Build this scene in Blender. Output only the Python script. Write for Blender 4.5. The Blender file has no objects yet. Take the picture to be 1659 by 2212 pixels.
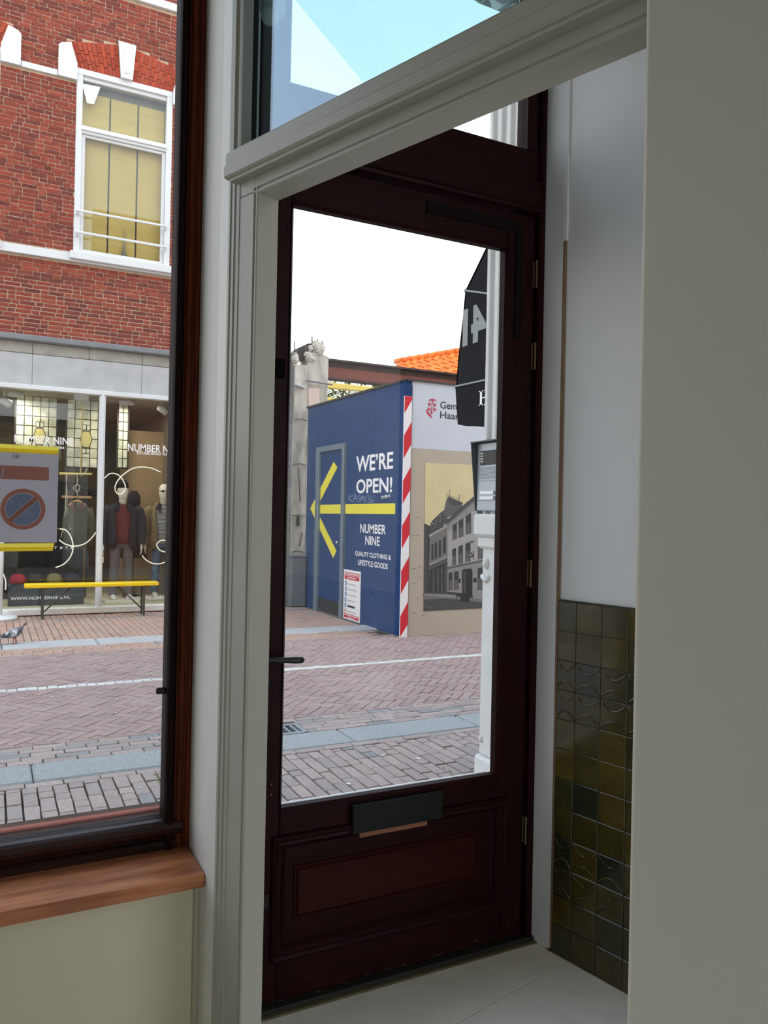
import bpy, bmesh, math, random
from mathutils import Matrix, Vector

random.seed(11)
scene = bpy.context.scene
COL = scene.collection
PI = math.pi

# ------------------------------------------------------------------ camera
EYE = Vector((0.0, 0.0, 1.55))
yaw, pitch, roll = math.radians(63.17), math.radians(0.19), math.radians(1.17)
FWD = Vector((math.cos(yaw) * math.cos(pitch), math.sin(yaw) * math.cos(pitch), math.sin(pitch)))
r0 = Vector((math.sin(yaw), -math.cos(yaw), 0))
RGT = r0 * math.cos(roll) + r0.cross(FWD) * math.sin(roll)
UPV = RGT.cross(FWD)
cd = bpy.data.cameras.new('camera')
cd.sensor_fit = 'VERTICAL'
cd.sensor_height = 24.0
cd.lens = 24.0 * 1680 / 2212
cd.clip_start = 0.02
cd.clip_end = 300
cam = bpy.data.objects.new('camera', cd)
COL.objects.link(cam)
cam.matrix_world = Matrix(((RGT.x, UPV.x, -FWD.x, EYE.x), (RGT.y, UPV.y, -FWD.y, EYE.y),
                           (RGT.z, UPV.z, -FWD.z, EYE.z), (0, 0, 0, 1)))
scene.camera = cam

# ------------------------------------------------------------------ sky, lights, exposure
vs = scene.view_settings
vs.view_transform = 'Standard'
vs.look = 'None'
vs.gamma = 1.0
vs.use_curve_mapping = False
vs.exposure = 0.0
world = bpy.data.worlds.new('sky')
scene.world = world
world.use_nodes = True
wn = world.node_tree
bg = wn.nodes['Background']
SKY_STRENGTH = 2.55
bg.inputs[1].default_value = SKY_STRENGTH
tc = wn.nodes.new('ShaderNodeTexCoord')
sp = wn.nodes.new('ShaderNodeSeparateXYZ')
rp = wn.nodes.new('ShaderNodeValToRGB')
wn.links.new(tc.outputs['Generated'], sp.inputs[0])
wn.links.new(sp.outputs['Z'], rp.inputs[0])
wn.links.new(rp.outputs[0], bg.inputs[0])
rp.color_ramp.elements[0].position = 0.2
rp.color_ramp.elements[0].color = (1.0, 1.0, 1.0, 1)
rp.color_ramp.elements[1].position = 0.58
rp.color_ramp.elements[1].color = (0.68, 0.81, 1.0, 1)
sd = bpy.data.lights.new('sun', 'SUN')          # a veiled sun behind thin cloud
sd.energy = 1.0
sd.angle = math.radians(40)
sd.color = (1.0, 0.96, 0.9)
sun = bpy.data.objects.new('sun', sd)
COL.objects.link(sun)
sun.rotation_euler = (math.radians(38), 0, math.radians(35))
cy = scene.cycles
cy.max_bounces = 10
cy.diffuse_bounces = 5
cy.transparent_max_bounces = 24
cy.sample_clamp_indirect = 6


# ------------------------------------------------------------------ materials
def lin(c):
    out = []
    for v in c:
        v = v / 255.0
        out.append(v / 12.92 if v <= 0.04045 else ((v + 0.055) / 1.055) ** 2.4)
    return (out[0], out[1], out[2], 1.0)


def mat(name, rgb, rough=0.5, metal=0.0, var=0.0, scale=6.0, stretch=(1, 1, 1), bump=0.0, bscale=None,
        rgb2=None, coat=0.0, spec=0.5, detail=4.0, emit=0.0):
    m = bpy.data.materials.new(name)
    m.use_nodes = True
    nt = m.node_tree
    b = nt.nodes['Principled BSDF']
    b.inputs['Base Color'].default_value = lin(rgb)
    b.inputs['Roughness'].default_value = rough
    b.inputs['Metallic'].default_value = metal
    b.inputs['Specular IOR Level'].default_value = spec
    b.inputs['Coat Weight'].default_value = coat
    if emit:
        b.inputs['Emission Color'].default_value = lin(rgb)
        b.inputs['Emission Strength'].default_value = emit
    if var or bump or rgb2:
        t = nt.nodes.new('ShaderNodeTexCoord')
        mp = nt.nodes.new('ShaderNodeMapping')
        mp.inputs['Scale'].default_value = stretch
        nt.links.new(t.outputs['Object'], mp.inputs[0])
        n = nt.nodes.new('ShaderNodeTexNoise')
        n.inputs['Scale'].default_value = scale
        n.inputs['Detail'].default_value = detail
        nt.links.new(mp.outputs[0], n.inputs['Vector'])
        if var or rgb2:
            r = nt.nodes.new('ShaderNodeValToRGB')
            c1 = lin(rgb)
            c2 = lin(rgb2) if rgb2 else c1
            k = var
            r.color_ramp.elements[0].position = 0.3
            r.color_ramp.elements[1].position = 0.7
            r.color_ramp.elements[0].color = tuple(v * (1 - k) for v in c1[:3]) + (1,)
            r.color_ramp.elements[1].color = tuple(min(1, v * (1 + k)) for v in c2[:3]) + (1,)
            nt.links.new(n.outputs['Fac'], r.inputs[0])
            nt.links.new(r.outputs[0], b.inputs['Base Color'])
        if bump:
            n2 = n
            if bscale:
                n2 = nt.nodes.new('ShaderNodeTexNoise')
                n2.inputs['Scale'].default_value = bscale
                n2.inputs['Detail'].default_value = 3
                nt.links.new(mp.outputs[0], n2.inputs['Vector'])
            bp = nt.nodes.new('ShaderNodeBump')
            bp.inputs['Strength'].default_value = bump
            bp.inputs['Distance'].default_value = 0.004
            nt.links.new(n2.outputs['Fac'], bp.inputs['Height'])
            nt.links.new(bp.outputs[0], b.inputs['Normal'])
    return m


def piece_mat(name, cols, rough=0.8, noise=0.12, nscale=25, bump=0.3, coat=0.0, spec=0.3):
    """each brick, paver or tile takes its own colour from the ramp"""
    m = bpy.data.materials.new(name)
    m.use_nodes = True
    nt = m.node_tree
    b = nt.nodes['Principled BSDF']
    b.inputs['Roughness'].default_value = rough
    b.inputs['Coat Weight'].default_value = coat
    b.inputs['Specular IOR Level'].default_value = spec
    oi = nt.nodes.new('ShaderNodeObjectInfo')
    ge = nt.nodes.new('ShaderNodeNewGeometry')
    ad = nt.nodes.new('ShaderNodeMath'); ad.operation = 'ADD'
    fr = nt.nodes.new('ShaderNodeMath'); fr.operation = 'FRACT'
    nt.links.new(oi.outputs['Random'], ad.inputs[0])
    nt.links.new(ge.outputs['Random Per Island'], ad.inputs[1])
    nt.links.new(ad.outputs[0], fr.inputs[0])
    r = nt.nodes.new('ShaderNodeValToRGB')
    r.color_ramp.interpolation = 'LINEAR'
    els = r.color_ramp.elements
    while len(els) < len(cols):
        els.new(0.5)
    for i, c in enumerate(cols):
        els[i].position = i / (len(cols) - 1)
        els[i].color = lin(c)
    nt.links.new(fr.outputs[0], r.inputs[0])
    n = nt.nodes.new('ShaderNodeTexNoise')
    n.inputs['Scale'].default_value = nscale
    n.inputs['Detail'].default_value = 5
    t = nt.nodes.new('ShaderNodeTexCoord')
    va = nt.nodes.new('ShaderNodeVectorMath'); va.operation = 'ADD'
    nt.links.new(t.outputs['Object'], va.inputs[0])
    nt.links.new(oi.outputs['Location'], va.inputs[1])
    nt.links.new(va.outputs[0], n.inputs['Vector'])
    mr = nt.nodes.new('ShaderNodeMapRange')
    mr.inputs['From Min'].default_value = 0.3
    mr.inputs['From Max'].default_value = 0.7
    mr.inputs['To Min'].default_value = 1 - noise
    mr.inputs['To Max'].default_value = 1 + noise
    nt.links.new(n.outputs['Fac'], mr.inputs[0])
    mx = nt.nodes.new('ShaderNodeVectorMath'); mx.operation = 'SCALE'
    nt.links.new(r.outputs[0], mx.inputs[0])
    nt.links.new(mr.outputs[0], mx.inputs['Scale'])
    nt.links.new(mx.outputs[0], b.inputs['Base Color'])
    if bump:
        bp = nt.nodes.new('ShaderNodeBump')
        bp.inputs['Strength'].default_value = bump
        bp.inputs['Distance'].default_value = 0.003
        nt.links.new(n.outputs['Fac'], bp.inputs['Height'])
        nt.links.new(bp.outputs[0], b.inputs['Normal'])
    return m


def glass_mat(name, tint=(1, 1, 1), r0=0.04, rough=0.0, refl=(1, 1, 1)):
    """thin pane: straight-through light plus a Fresnel reflection"""
    m = bpy.data.materials.new(name)
    m.use_nodes = True
    nt = m.node_tree
    for n in list(nt.nodes):
        nt.nodes.remove(n)
    o = nt.nodes.new('ShaderNodeOutputMaterial')
    tr = nt.nodes.new('ShaderNodeBsdfTransparent')
    tr.inputs[0].default_value = tuple(tint) + (1,)
    gl = nt.nodes.new('ShaderNodeBsdfGlossy')
    gl.inputs['Roughness'].default_value = rough
    gl.inputs['Color'].default_value = tuple(refl) + (1,)
    lw = nt.nodes.new('ShaderNodeLayerWeight')
    lw.inputs['Blend'].default_value = 0.5
    pw = nt.nodes.new('ShaderNodeMath'); pw.operation = 'POWER'
    nt.links.new(lw.outputs['Facing'], pw.inputs[0])
    pw.inputs[1].default_value = 5.0
    mu = nt.nodes.new('ShaderNodeMath'); mu.operation = 'MULTIPLY_ADD'
    mu.use_clamp = True
    nt.links.new(pw.outputs[0], mu.inputs[0])
    mu.inputs[1].default_value = 1 - r0
    mu.inputs[2].default_value = r0
    mx = nt.nodes.new('ShaderNodeMixShader')
    nt.links.new(mu.outputs[0], mx.inputs[0])
    nt.links.new(tr.outputs[0], mx.inputs[1])
    nt.links.new(gl.outputs[0], mx.inputs[2])
    nt.links.new(mx.outputs[0], o.inputs[0])
    return m


def paper_mat(name, rgb, trans=0.5):
    m = bpy.data.materials.new(name)
    m.use_nodes = True
    nt = m.node_tree
    for n in list(nt.nodes):
        nt.nodes.remove(n)
    o = nt.nodes.new('ShaderNodeOutputMaterial')
    d = nt.nodes.new('ShaderNodeBsdfDiffuse')
    t = nt.nodes.new('ShaderNodeBsdfTranslucent')
    d.inputs[0].default_value = lin(rgb)
    t.inputs[0].default_value = lin(rgb)
    mx = nt.nodes.new('ShaderNodeMixShader')
    mx.inputs[0].default_value = trans
    nt.links.new(d.outputs[0], mx.inputs[1])
    nt.links.new(t.outputs[0], mx.inputs[2])
    nt.links.new(mx.outputs[0], o.inputs[0])
    return m


MT = {}
MT['paint'] = mat('grey_white_paint', (168, 167, 155), 0.4, var=0.015, scale=3)
MT['reveal'] = mat('lit_reveal_paint', (222, 222, 216), 0.4, var=0.01, scale=3)  # lighter copy of the trim paint, window light put into its colour
MT['plaster'] = mat('white_plaster', (214, 217, 220), 0.6, var=0.02, scale=2, bump=0.1, bscale=40)
MT['wallpaint'] = mat('warm_grey_wall_paint', (196, 193, 178), 0.55, var=0.02, scale=1.5, bump=0.06, bscale=90)
MT['sillwall'] = mat('beige_wall_paint', (206, 200, 172), 0.5, var=0.03, scale=1.2)
MT['ceiling'] = mat('ceiling_grey', (120, 116, 108), 0.7)  # unseen ceiling, greyed so less light bounces onto the upper walls
MT['mahogany'] = mat('dark_mahogany', (33, 8, 6), 0.45, var=0.35, scale=9, stretch=(9, 9, 0.7), bump=0.2, spec=0.1)
MT['mahogany_h'] = mat('dark_mahogany_rail', (33, 8, 6), 0.45, var=0.35, scale=9, stretch=(0.7, 9, 9), bump=0.2, spec=0.1)
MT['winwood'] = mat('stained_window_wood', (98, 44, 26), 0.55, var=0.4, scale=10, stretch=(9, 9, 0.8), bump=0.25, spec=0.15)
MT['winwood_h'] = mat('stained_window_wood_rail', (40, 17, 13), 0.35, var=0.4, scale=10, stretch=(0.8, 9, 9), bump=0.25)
MT['sill'] = mat('sill_hardwood', (160, 92, 58), 0.4, var=0.16, scale=7, stretch=(0.7, 6, 6), bump=0.08, rgb2=(196, 128, 86), coat=0.15)
MT['rawwood'] = mat('raw_wood', (124, 98, 78), 0.7, var=0.2, scale=12, stretch=(6, 6, 1))
MT['black'] = mat('black_metal', (20, 21, 22), 0.4)
MT['blackmatte'] = mat('black_rubber', (12, 13, 13), 0.7)
MT['brass'] = mat('old_brass', (104, 90, 64), 0.5, metal=0.5)
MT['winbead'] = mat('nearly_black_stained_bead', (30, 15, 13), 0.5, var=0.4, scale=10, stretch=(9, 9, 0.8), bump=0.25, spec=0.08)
MT['tile'] = piece_mat('olive_glazed_tile', [(62, 56, 26), (78, 67, 28), (50, 50, 28), (82, 68, 28), (42, 46, 32), (70, 62, 30)],
                       0.18, 0.28, 14, 0.15, coat=0.4, spec=0.5)
MT['grout'] = mat('tile_grout', (170, 168, 150), 0.9)
MT['stonefloor'] = mat('limestone_floor', (226, 224, 213), 0.6, var=0.06, scale=9, bump=0.05, detail=8)
MT['darkjoint'] = mat('dark_joint', (60, 58, 54), 0.9)
MT['glass'] = glass_mat('window_glass', (0.985, 0.99, 0.988), 0.03)
MT['doorglass'] = glass_mat('door_glass', (0.985, 0.99, 0.988), 0.008)
MT['transomglass'] = glass_mat('double_glazing', (0.66, 0.80, 0.83), 0.17, refl=(0.76, 0.87, 1.0))
MT['shopglass'] = glass_mat('shop_glass', (0.96, 0.975, 0.975), 0.035)
MT['white'] = mat('white_exterior_paint', (216, 218, 218), 0.45, var=0.03, scale=4)
MT['whiteworn'] = mat('worn_white_masonry_paint', (216, 217, 214), 0.6, var=0.05, scale=7, bump=0.5, bscale=30)
MT['letter'] = mat('white_lettering', (240, 240, 238), 0.5)
MT['brick'] = piece_mat('red_facade_brick', [(120, 56, 46), (144, 67, 52), (102, 51, 45), (152, 73, 55), (130, 60, 48), (108, 56, 50), (144, 64, 48)], 0.85, 0.16, 22, 0.5)
MT['archbrick'] = piece_mat('bright_red_arch_brick', [(160, 66, 44), (176, 76, 50), (150, 60, 42), (168, 78, 58)], 0.85, 0.15, 22, 0.4)
MT['mortar'] = mat('pale_mortar', (184, 164, 140), 0.95, var=0.15, scale=12)
MT['paver'] = piece_mat('purple_red_paver', [(156, 144, 139), (166, 152, 146), (148, 139, 135), (162, 148, 141), (152, 143, 138), (170, 155, 148)], 0.85, 0.1, 30, 0.5)
MT['roadpaver'] = piece_mat('red_road_paver', [(154, 134, 129), (163, 142, 136), (146, 129, 126), (158, 140, 134), (150, 130, 125), (160, 146, 140)], 0.85, 0.1, 30, 0.5)
MT['farpaver'] = piece_mat('orange_far_paver', [(172, 142, 128), (182, 150, 134), (162, 138, 126), (176, 148, 136), (166, 150, 136)], 0.85, 0.1, 30, 0.5)
MT['greypaver'] = piece_mat('grey_paver', [(132, 134, 134), (146, 142, 138), (150, 136, 132)], 0.85, 0.1, 30, 0.4)
MT['whitesett'] = piece_mat('white_sett', [(196, 198, 192), (208, 210, 204), (188, 190, 186)], 0.8, 0.08, 30, 0.3)
MT['bed'] = mat('sandy_joint_bed', (66, 60, 56), 0.95, var=0.2, scale=8)
MT['kerb'] = mat('granite_kerb', (146, 152, 151), 0.7, var=0.22, scale=70, bump=0.3, detail=8)
MT['stone'] = mat('grey_bluestone', (176, 178, 178), 0.75, var=0.10, scale=5, bump=0.15, detail=9)
MT['stone2'] = mat('weathered_stone', (150, 147, 138), 0.8, var=0.14, scale=8, bump=0.2, detail=9)
MT['lead'] = mat('grey_lead_flashing', (120, 124, 126), 0.6, var=0.1, scale=6)


# ------------------------------------------------------------------ mesh helpers
class MB:
    def __init__(self):
        self.v = []; self.f = []; self.mi = []; self.sm = []

    def add(self, verts, faces, mi=0, sm=False):
        o = len(self.v)
        self.v += [tuple(p) for p in verts]
        for fc in faces:
            self.f.append([i + o for i in fc]); self.mi.append(mi); self.sm.append(sm)
        return self

    def box(self, a, b, mi=0):
        x0, y0, z0 = a; x1, y1, z1 = b
        self.add([(x0, y0, z0), (x1, y0, z0), (x1, y1, z0), (x0, y1, z0), (x0, y0, z1), (x1, y0, z1), (x1, y1, z1), (x0, y1, z1)],
                 [(0, 3, 2, 1), (4, 5, 6, 7), (0, 1, 5, 4), (1, 2, 6, 5), (2, 3, 7, 6), (3, 0, 4, 7)], mi)
        return self

    def cbox(self, a, b, c=0.004, mi=0, M=None):
        """box with chamfered edges"""
        lo = [min(p, q) for p, q in zip(a, b)]; hi = [max(p, q) for p, q in zip(a, b)]
        c = min([c] + [0.45 * (h - l) for l, h in zip(lo, hi)])
        vs, idx = [], {}
        for sx in (0, 1):
            for sy in (0, 1):
                for sz in (0, 1):
                    s = (sx, sy, sz)
                    for ax in range(3):
                        p = []
                        for k in range(3):
                            e = hi[k] if s[k] else lo[k]
                            if k != ax:
                                e += -c if s[k] else c
                            p.append(e)
                        idx[(s, ax)] = len(vs); vs.append(Vector(p))
        fs = []
        for ax in range(3):
            o1, o2 = [k for k in range(3) if k != ax]
            for sv in (0, 1):
                q = []
                for u, w in ((0, 0), (1, 0), (1, 1), (0, 1)):
                    s = [0, 0, 0]; s[ax] = sv; s[o1] = u; s[o2] = w
                    q.append(idx[(tuple(s), ax)])
                fs.append(q)
            for u in (0, 1):            # edges running along ax
                for w in (0, 1):
                    q = []
                    for sv in (0, 1):
                        s = [0, 0, 0]; s[ax] = sv; s[o1] = u; s[o2] = w
                        t = tuple(s)
                        q += [idx[(t, o1)], idx[(t, o2)]] if sv == 0 else [idx[(t, o2)], idx[(t, o1)]]
                    fs.append(q)
        for sx in (0, 1):
            for sy in (0, 1):
                for sz in (0, 1):
                    fs.append([idx[((sx, sy, sz), k)] for k in range(3)])
        if M is not None:
            vs = [M @ v for v in vs]
        return self.add(vs, fs, mi)

    def prism(self, pts, vec, mi=0, sm=False):
        pts = [Vector(p) for p in pts]; vec = Vector(vec); n = len(pts)
        vs = pts + [p + vec for p in pts]
        fs = [list(range(n))[::-1], list(range(n, 2 * n))]
        self.add(vs, fs, mi)
        o = len(self.v) - 2 * n
        for i in range(n):
            j = (i + 1) % n
            self.f.append([o + i, o + j, o + n + j, o + n + i]); self.mi.append(mi); self.sm.append(sm)
        return self

    def poly(self, pts, mi=0):
        return self.add(pts, [list(range(len(pts)))], mi)

    def loft(self, rings, mi=0, sm=True, cap=True):
        n = len(rings[0]); vs = []; fs = []
        for r in rings:
            vs += list(r)
        for k in range(len(rings) - 1):
            for i in range(n):
                j = (i + 1) % n
                fs.append([k * n + i, k * n + j, (k + 1) * n + j, (k + 1) * n + i])
        if cap:
            fs.append(list(range(n))[::-1]); fs.append([(len(rings) - 1) * n + i for i in range(n)])
        return self.add(vs, fs, mi, sm)

    def tube(self, path, r, n=8, mi=0, cap=True, flat=1.0):
        path = [Vector(p) for p in path]
        rs = r if isinstance(r, (list, tuple)) else [r] * len(path)
        rings = []
        up = None
        for i, p in enumerate(path):
            d = (path[min(i + 1, len(path) - 1)] - path[max(i - 1, 0)]).normalized()
            if up is None:
                up = Vector((0, 0, 1)) if abs(d.z) < 0.9 else Vector((1, 0, 0))
            a = d.cross(up)
            if a.length < 1e-5:
                a = d.cross(Vector((0, 1, 0)))
            a.normalize(); b = a.cross(d).normalized(); up = b
            rings.append([p + a * (math.cos(2 * PI * k / n) * rs[i]) + b * (math.sin(2 * PI * k / n) * rs[i] * flat) for k in range(n)])
        return self.loft(rings, mi, True, cap)

    def lathe(self, prof, c, n=16, mi=0, axis='Z'):
        c = Vector(c); rings = []
        for r, z in prof:
            ring = []
            for k in range(n):
                a = 2 * PI * k / n
                if axis == 'Z':
                    q = Vector((r * math.cos(a), r * math.sin(a), z))
                elif axis == 'Y':
                    q = Vector((r * math.cos(a), z, r * math.sin(a)))
                else:
                    q = Vector((z, r * math.cos(a), r * math.sin(a)))
                ring.append(c + q)
            rings.append(ring)
        return self.loft(rings, mi, True, True)

    def xform(self, M):
        self.v = [tuple(M @ Vector(p)) for p in self.v]
        return self

    def mesh(self, name, mats, origin=Vector((0, 0, 0)), recalc=True):
        me = bpy.data.meshes.new(name)
        me.from_pydata([tuple(Vector(p) - origin) for p in self.v], [], self.f)
        for m in (mats if isinstance(mats, (list, tuple)) else [mats]):
            me.materials.append(MT[m] if isinstance(m, str) else m)
        for p, mi, s in zip(me.polygons, self.mi, self.sm):
            p.material_index = mi; p.use_smooth = s
        if recalc:
            bm = bmesh.new(); bm.from_mesh(me)
            bmesh.ops.recalc_face_normals(bm, faces=bm.faces)
            bm.to_mesh(me); bm.free()
        me.update()
        return me

    def build(self, name, mats, parent=None, label=None, cat=None, group=None, kind=None, recalc=True):
        xs = [p[0] for p in self.v]; ys = [p[1] for p in self.v]; zs = [p[2] for p in self.v]
        o = Vector(((min(xs) + max(xs)) / 2, (min(ys) + max(ys)) / 2, min(zs)))
        ob = bpy.data.objects.new(name, self.mesh(name, mats, o, recalc))
        COL.objects.link(ob)
        place(ob, o, parent)
        tag(ob, label, cat, group, kind)
        return ob


WLOC = {}


def place(ob, wloc, parent=None):
    wloc = Vector(wloc)
    WLOC[ob.name] = wloc
    if parent is not None:
        ob.parent = parent
        ob.location = wloc - WLOC[parent.name]
    else:
        ob.location = wloc


def tag(ob, label=None, cat=None, group=None, kind=None):
    if label: ob['label'] = label
    if cat: ob['category'] = cat
    if group: ob['group'] = group
    if kind: ob['kind'] = kind
    return ob


def thing(name, loc, label=None, cat=None, group=None, kind=None, parent=None):
    ob = bpy.data.objects.new(name, None)
    ob.empty_display_size = 0.05
    COL.objects.link(ob)
    place(ob, loc, parent)
    return tag(ob, label, cat, group, kind)


def piece(me, name, loc, parent, rz=0.0, rx=0.0, ry=0.0, scale=None):
    ob = bpy.data.objects.new(name, me)
    COL.objects.link(ob)
    place(ob, loc, parent)
    if rz or rx or ry:
        ob.rotation_euler = (rx, ry, rz)
    if scale: ob.scale = scale
    return ob


def in_view(p, m=0):
    """where a world point falls in the 1659 x 2212 picture"""
    q = Vector(p) - EYE
    w = q.dot(FWD)
    if w <= 0.05:
        return None
    return (829.5 + 1680 * q.dot(RGT) / w, 1106 - 1680 * q.dot(UPV) / w, w)


def clip_poly(poly, a, b, c):
    """keep the side a*x + b*y <= c"""
    out = []
    for i in range(len(poly)):
        p, q = poly[i], poly[(i + 1) % len(poly)]
        dp, dq = a * p[0] + b * p[1] - c, a * q[0] + b * q[1] - c
        if dp <= 0: out.append(p)
        if dp * dq < 0:
            t = dp / (dp - dq)
            out.append((p[0] + (q[0] - p[0]) * t, p[1] + (q[1] - p[1]) * t))
    return out


def top_prism(mb, poly, z0, z1, ch=0.004, mi=0):
    """flat piece with a chamfered upper edge, from a convex outline"""
    if len(poly) < 3: return
    cx = sum(p[0] for p in poly) / len(poly); cy_ = sum(p[1] for p in poly) / len(poly)
    R = max(math.hypot(p[0] - cx, p[1] - cy_) for p in poly)
    k = max(0.3, 1 - 1.3 * ch / max(R * 0.5, 1e-4))
    n = len(poly)
    vs = [(x, y, z0) for x, y in poly] + [(x, y, z1 - ch) for x, y in poly] + \
         [(cx + (x - cx) * k, cy_ + (y - cy_) * k, z1) for x, y in poly]
    fs = []
    for i in range(n):
        j = (i + 1) % n
        fs += [(i, j, n + j, n + i), (n + i, n + j, 2 * n + j, 2 * n + i)]
    fs.append([2 * n + i for i in range(n)])
    mb.add(vs, fs, mi)


def brick_mesh(name, L, W, H, ch, m, seed=0, jit=0.0):
    """L along x, W along y, worn upper edges; origin at the base centre"""
    rd = random.Random(seed)
    j = lambda: rd.uniform(-jit, jit)
    lo = [(-L / 2, -W / 2), (L / 2, -W / 2), (L / 2, W / 2), (-L / 2, W / 2)]
    lo = [(x + j(), y + j()) for x, y in lo]
    vs = [(x, y, 0) for x, y in lo] + [(x, y, H - ch) for x, y in lo]
    vs += [(x - math.copysign(ch, x), y - math.copysign(ch, y), H + j() * 0.4) for x, y in lo]
    fs = [(i, (i + 1) % 4, 4 + (i + 1) % 4, 4 + i) for i in range(4)] + [(4 + i, 4 + (i + 1) % 4, 8 + (i + 1) % 4, 8 + i) for i in range(4)] + [(8, 9, 10, 11)]
    return MB().add(vs, fs).mesh(name, m)


def text_mb(s, bold=0.0, shear=0.0):
    """built-in letters as flat faces: (verts2d, faces), normalised to the box 0..1"""
    cu = bpy.data.curves.new('lettering', 'FONT')
    cu.body = s
    cu.offset = bold
    cu.shear = shear
    cu.resolution_u = 3
    ob = bpy.data.objects.new('lettering', cu)
    COL.objects.link(ob)
    dg = bpy.context.evaluated_depsgraph_get()
    me = bpy.data.meshes.new_from_object(ob.evaluated_get(dg))
    vs = [tuple(v.co) for v in me.vertices]; fs = [tuple(p.vertices) for p in me.polygons]
    bpy.data.objects.remove(ob); bpy.data.curves.remove(cu); bpy.data.meshes.remove(me)
    x0 = min(v[0] for v in vs); x1 = max(v[0] for v in vs); y0 = min(v[1] for v in vs); y1 = max(v[1] for v in vs)
    return [((v[0] - x0) / (x1 - x0), (v[1] - y0) / (y1 - y0)) for v in vs], fs


def add_text(mb, s, p, ux, uz, bold=0.0, mi=0, mirror=False, shear=0.0):
    """letters filling the rectangle p, p + ux, p + uz"""
    vs, fs = text_mb(s, bold, shear)
    p = Vector(p); ux = Vector(ux); uz = Vector(uz)
    mb.add([p + ux * ((1 - a) if mirror else a) + uz * b for a, b in vs], fs, mi)


def disc(mb, c, r, ux, uz, n=24, mi=0, r2=None):
    """flat disc or ring"""
    c = Vector(c); ux = Vector(ux); uz = Vector(uz)
    P = lambda rr: [c + ux * (rr * math.cos(2 * PI * k / n)) + uz * (rr * math.sin(2 * PI * k / n)) for k in range(n)]
    if r2 is None:
        mb.add(P(r), [list(range(n))], mi)
    else:
        mb.add(P(r) + P(r2), [(k, (k + 1) % n, n + (k + 1) % n, n + k) for k in range(n)], mi)


def ell(c, rx, ry, n=14, z=None, rot=0.0, sq=1.0):
    """horizontal ellipse ring"""
    out = []
    for k in range(n):
        a = 2 * PI * k / n
        ca, sa = math.cos(a), math.sin(a)
        x = math.copysign(abs(ca) ** sq, ca) * rx; y = math.copysign(abs(sa) ** sq, sa) * ry
        out.append(Vector((c[0] + x * math.cos(rot) - y * math.sin(rot), c[1] + x * math.sin(rot) + y * math.cos(rot), c[2])))
    return out


# ================================================================== THE SHOP INTERIOR (setting)
CEIL = 3.75
# portal between shop and vestibule: Q is the left arris of its post, PD runs along it, PN points into the shop
Q0 = Vector((0.522, 1.927, 0)); PD = Vector((0.3389, -0.9408, 0)).normalized(); PN = Vector((-0.9408, -0.3389, 0)).normalized()
def PT(t, off, z): return Q0 + PD * t + PN * off + Vector((0, 0, z))
# tiled vestibule wall: TA is its corner at the door, TW runs along it, TE points out of the vestibule
TA = Vector((1.742, 2.100, 0)); TW = Vector((0.218, -0.976, 0)).normalized(); TE = Vector((0.976, 0.218, 0)).normalized()
def TP(w, e, z): return TA + TW * w + TE * e + Vector((0, 0, z))
FZ = 0.07

# floor: limestone slabs on a bed
fl = MB().box((-3.2, -3.2, -0.05), (2.6, 2.19, FZ - 0.012)).build('floor', 'darkjoint', kind='structure', label='pale limestone slab floor inside the shop and vestibule')
w0 = (Vector((1.745, 2.034, 0)) - TA).dot(TW)
for i in range(-1, 7):
    for j in range(-6, 1):
        a0, a1 = w0 + (i - 1) * 0.6 + 0.0012, w0 + i * 0.6 - 0.0012
        e0, e1 = (j - 1) * 1.2 + 0.01, j * 1.2 + 0.01 - 0.0024
        poly = [tuple(TP(a, e, 0))[:2] for a, e in ((a0, e0), (a1, e0), (a1, e1), (a0, e1))]
        poly = clip_poly(poly, 0, 1, 2.178)
        poly = clip_poly(poly, TE.x, TE.y, TA.dot(TE) - 0.002)
        poly = clip_poly(poly, -1, 0, 3.1)
        poly = clip_poly(poly, 0, -1, 3.1)
        if len(poly) < 3: continue
        mb = MB(); top_prism(mb, poly, FZ - 0.011, FZ, 0.0015)
        mb.build('floor_slab', 'stonefloor', fl)
MB().box((-3.2, -3.2, CEIL), (3.0, 2.5, CEIL + 0.1)).build('ceiling', 'ceiling', kind='structure', label='unseen shop ceiling, greyed to dim the upper walls')
MB().box((-3.3, -3.2, 0), (-3.2, 2.5, CEIL)).build('wall_left', 'wallpaint', kind='structure', label='left wall of the shop')
mb = MB()      # rear wall with an unseen opening, added to light the interior from behind
for a, b in (((-3.3, -3.3, 0), (-2.9, -3.2, CEIL)), ((-0.2, -3.3, 0), (2.6, -3.2, CEIL)), ((-2.9, -3.3, 1.45), (-0.2, -3.2, CEIL))): mb.box(a, b)
mb.build('wall_back', 'wallpaint', kind='structure', label='rear wall of the shop with an added unseen light opening')
MB().box((-9, -14, -0.2), (7, -3.3, 0.02)).build('added_rear_ground', 'stonefloor', kind='structure', label='added unseen ground outside the rear light opening')  # made-up ground below the added opening, keeps sky from shining up

# right wall: partition that continues the portal, with a rounded corner bead
t0, tw = 1.113, 4.6
pr = []
for k in range(7):
    a = PI / 2 * k / 6
    pr.append(PT(t0 + 0.008 - 0.008 * math.sin(a), 0.045 - 0.008 + 0.008 * math.cos(a), 0))
pts = [PT(tw, 0.045, 0)] + pr + [PT(t0, -0.13, 0), PT(tw, -0.13, 0)]
wr = MB().prism(pts, (0, 0, CEIL), sm=False).build('wall_right', 'wallpaint', kind='structure', label='warm grey painted wall closing the right of the view')

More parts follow.
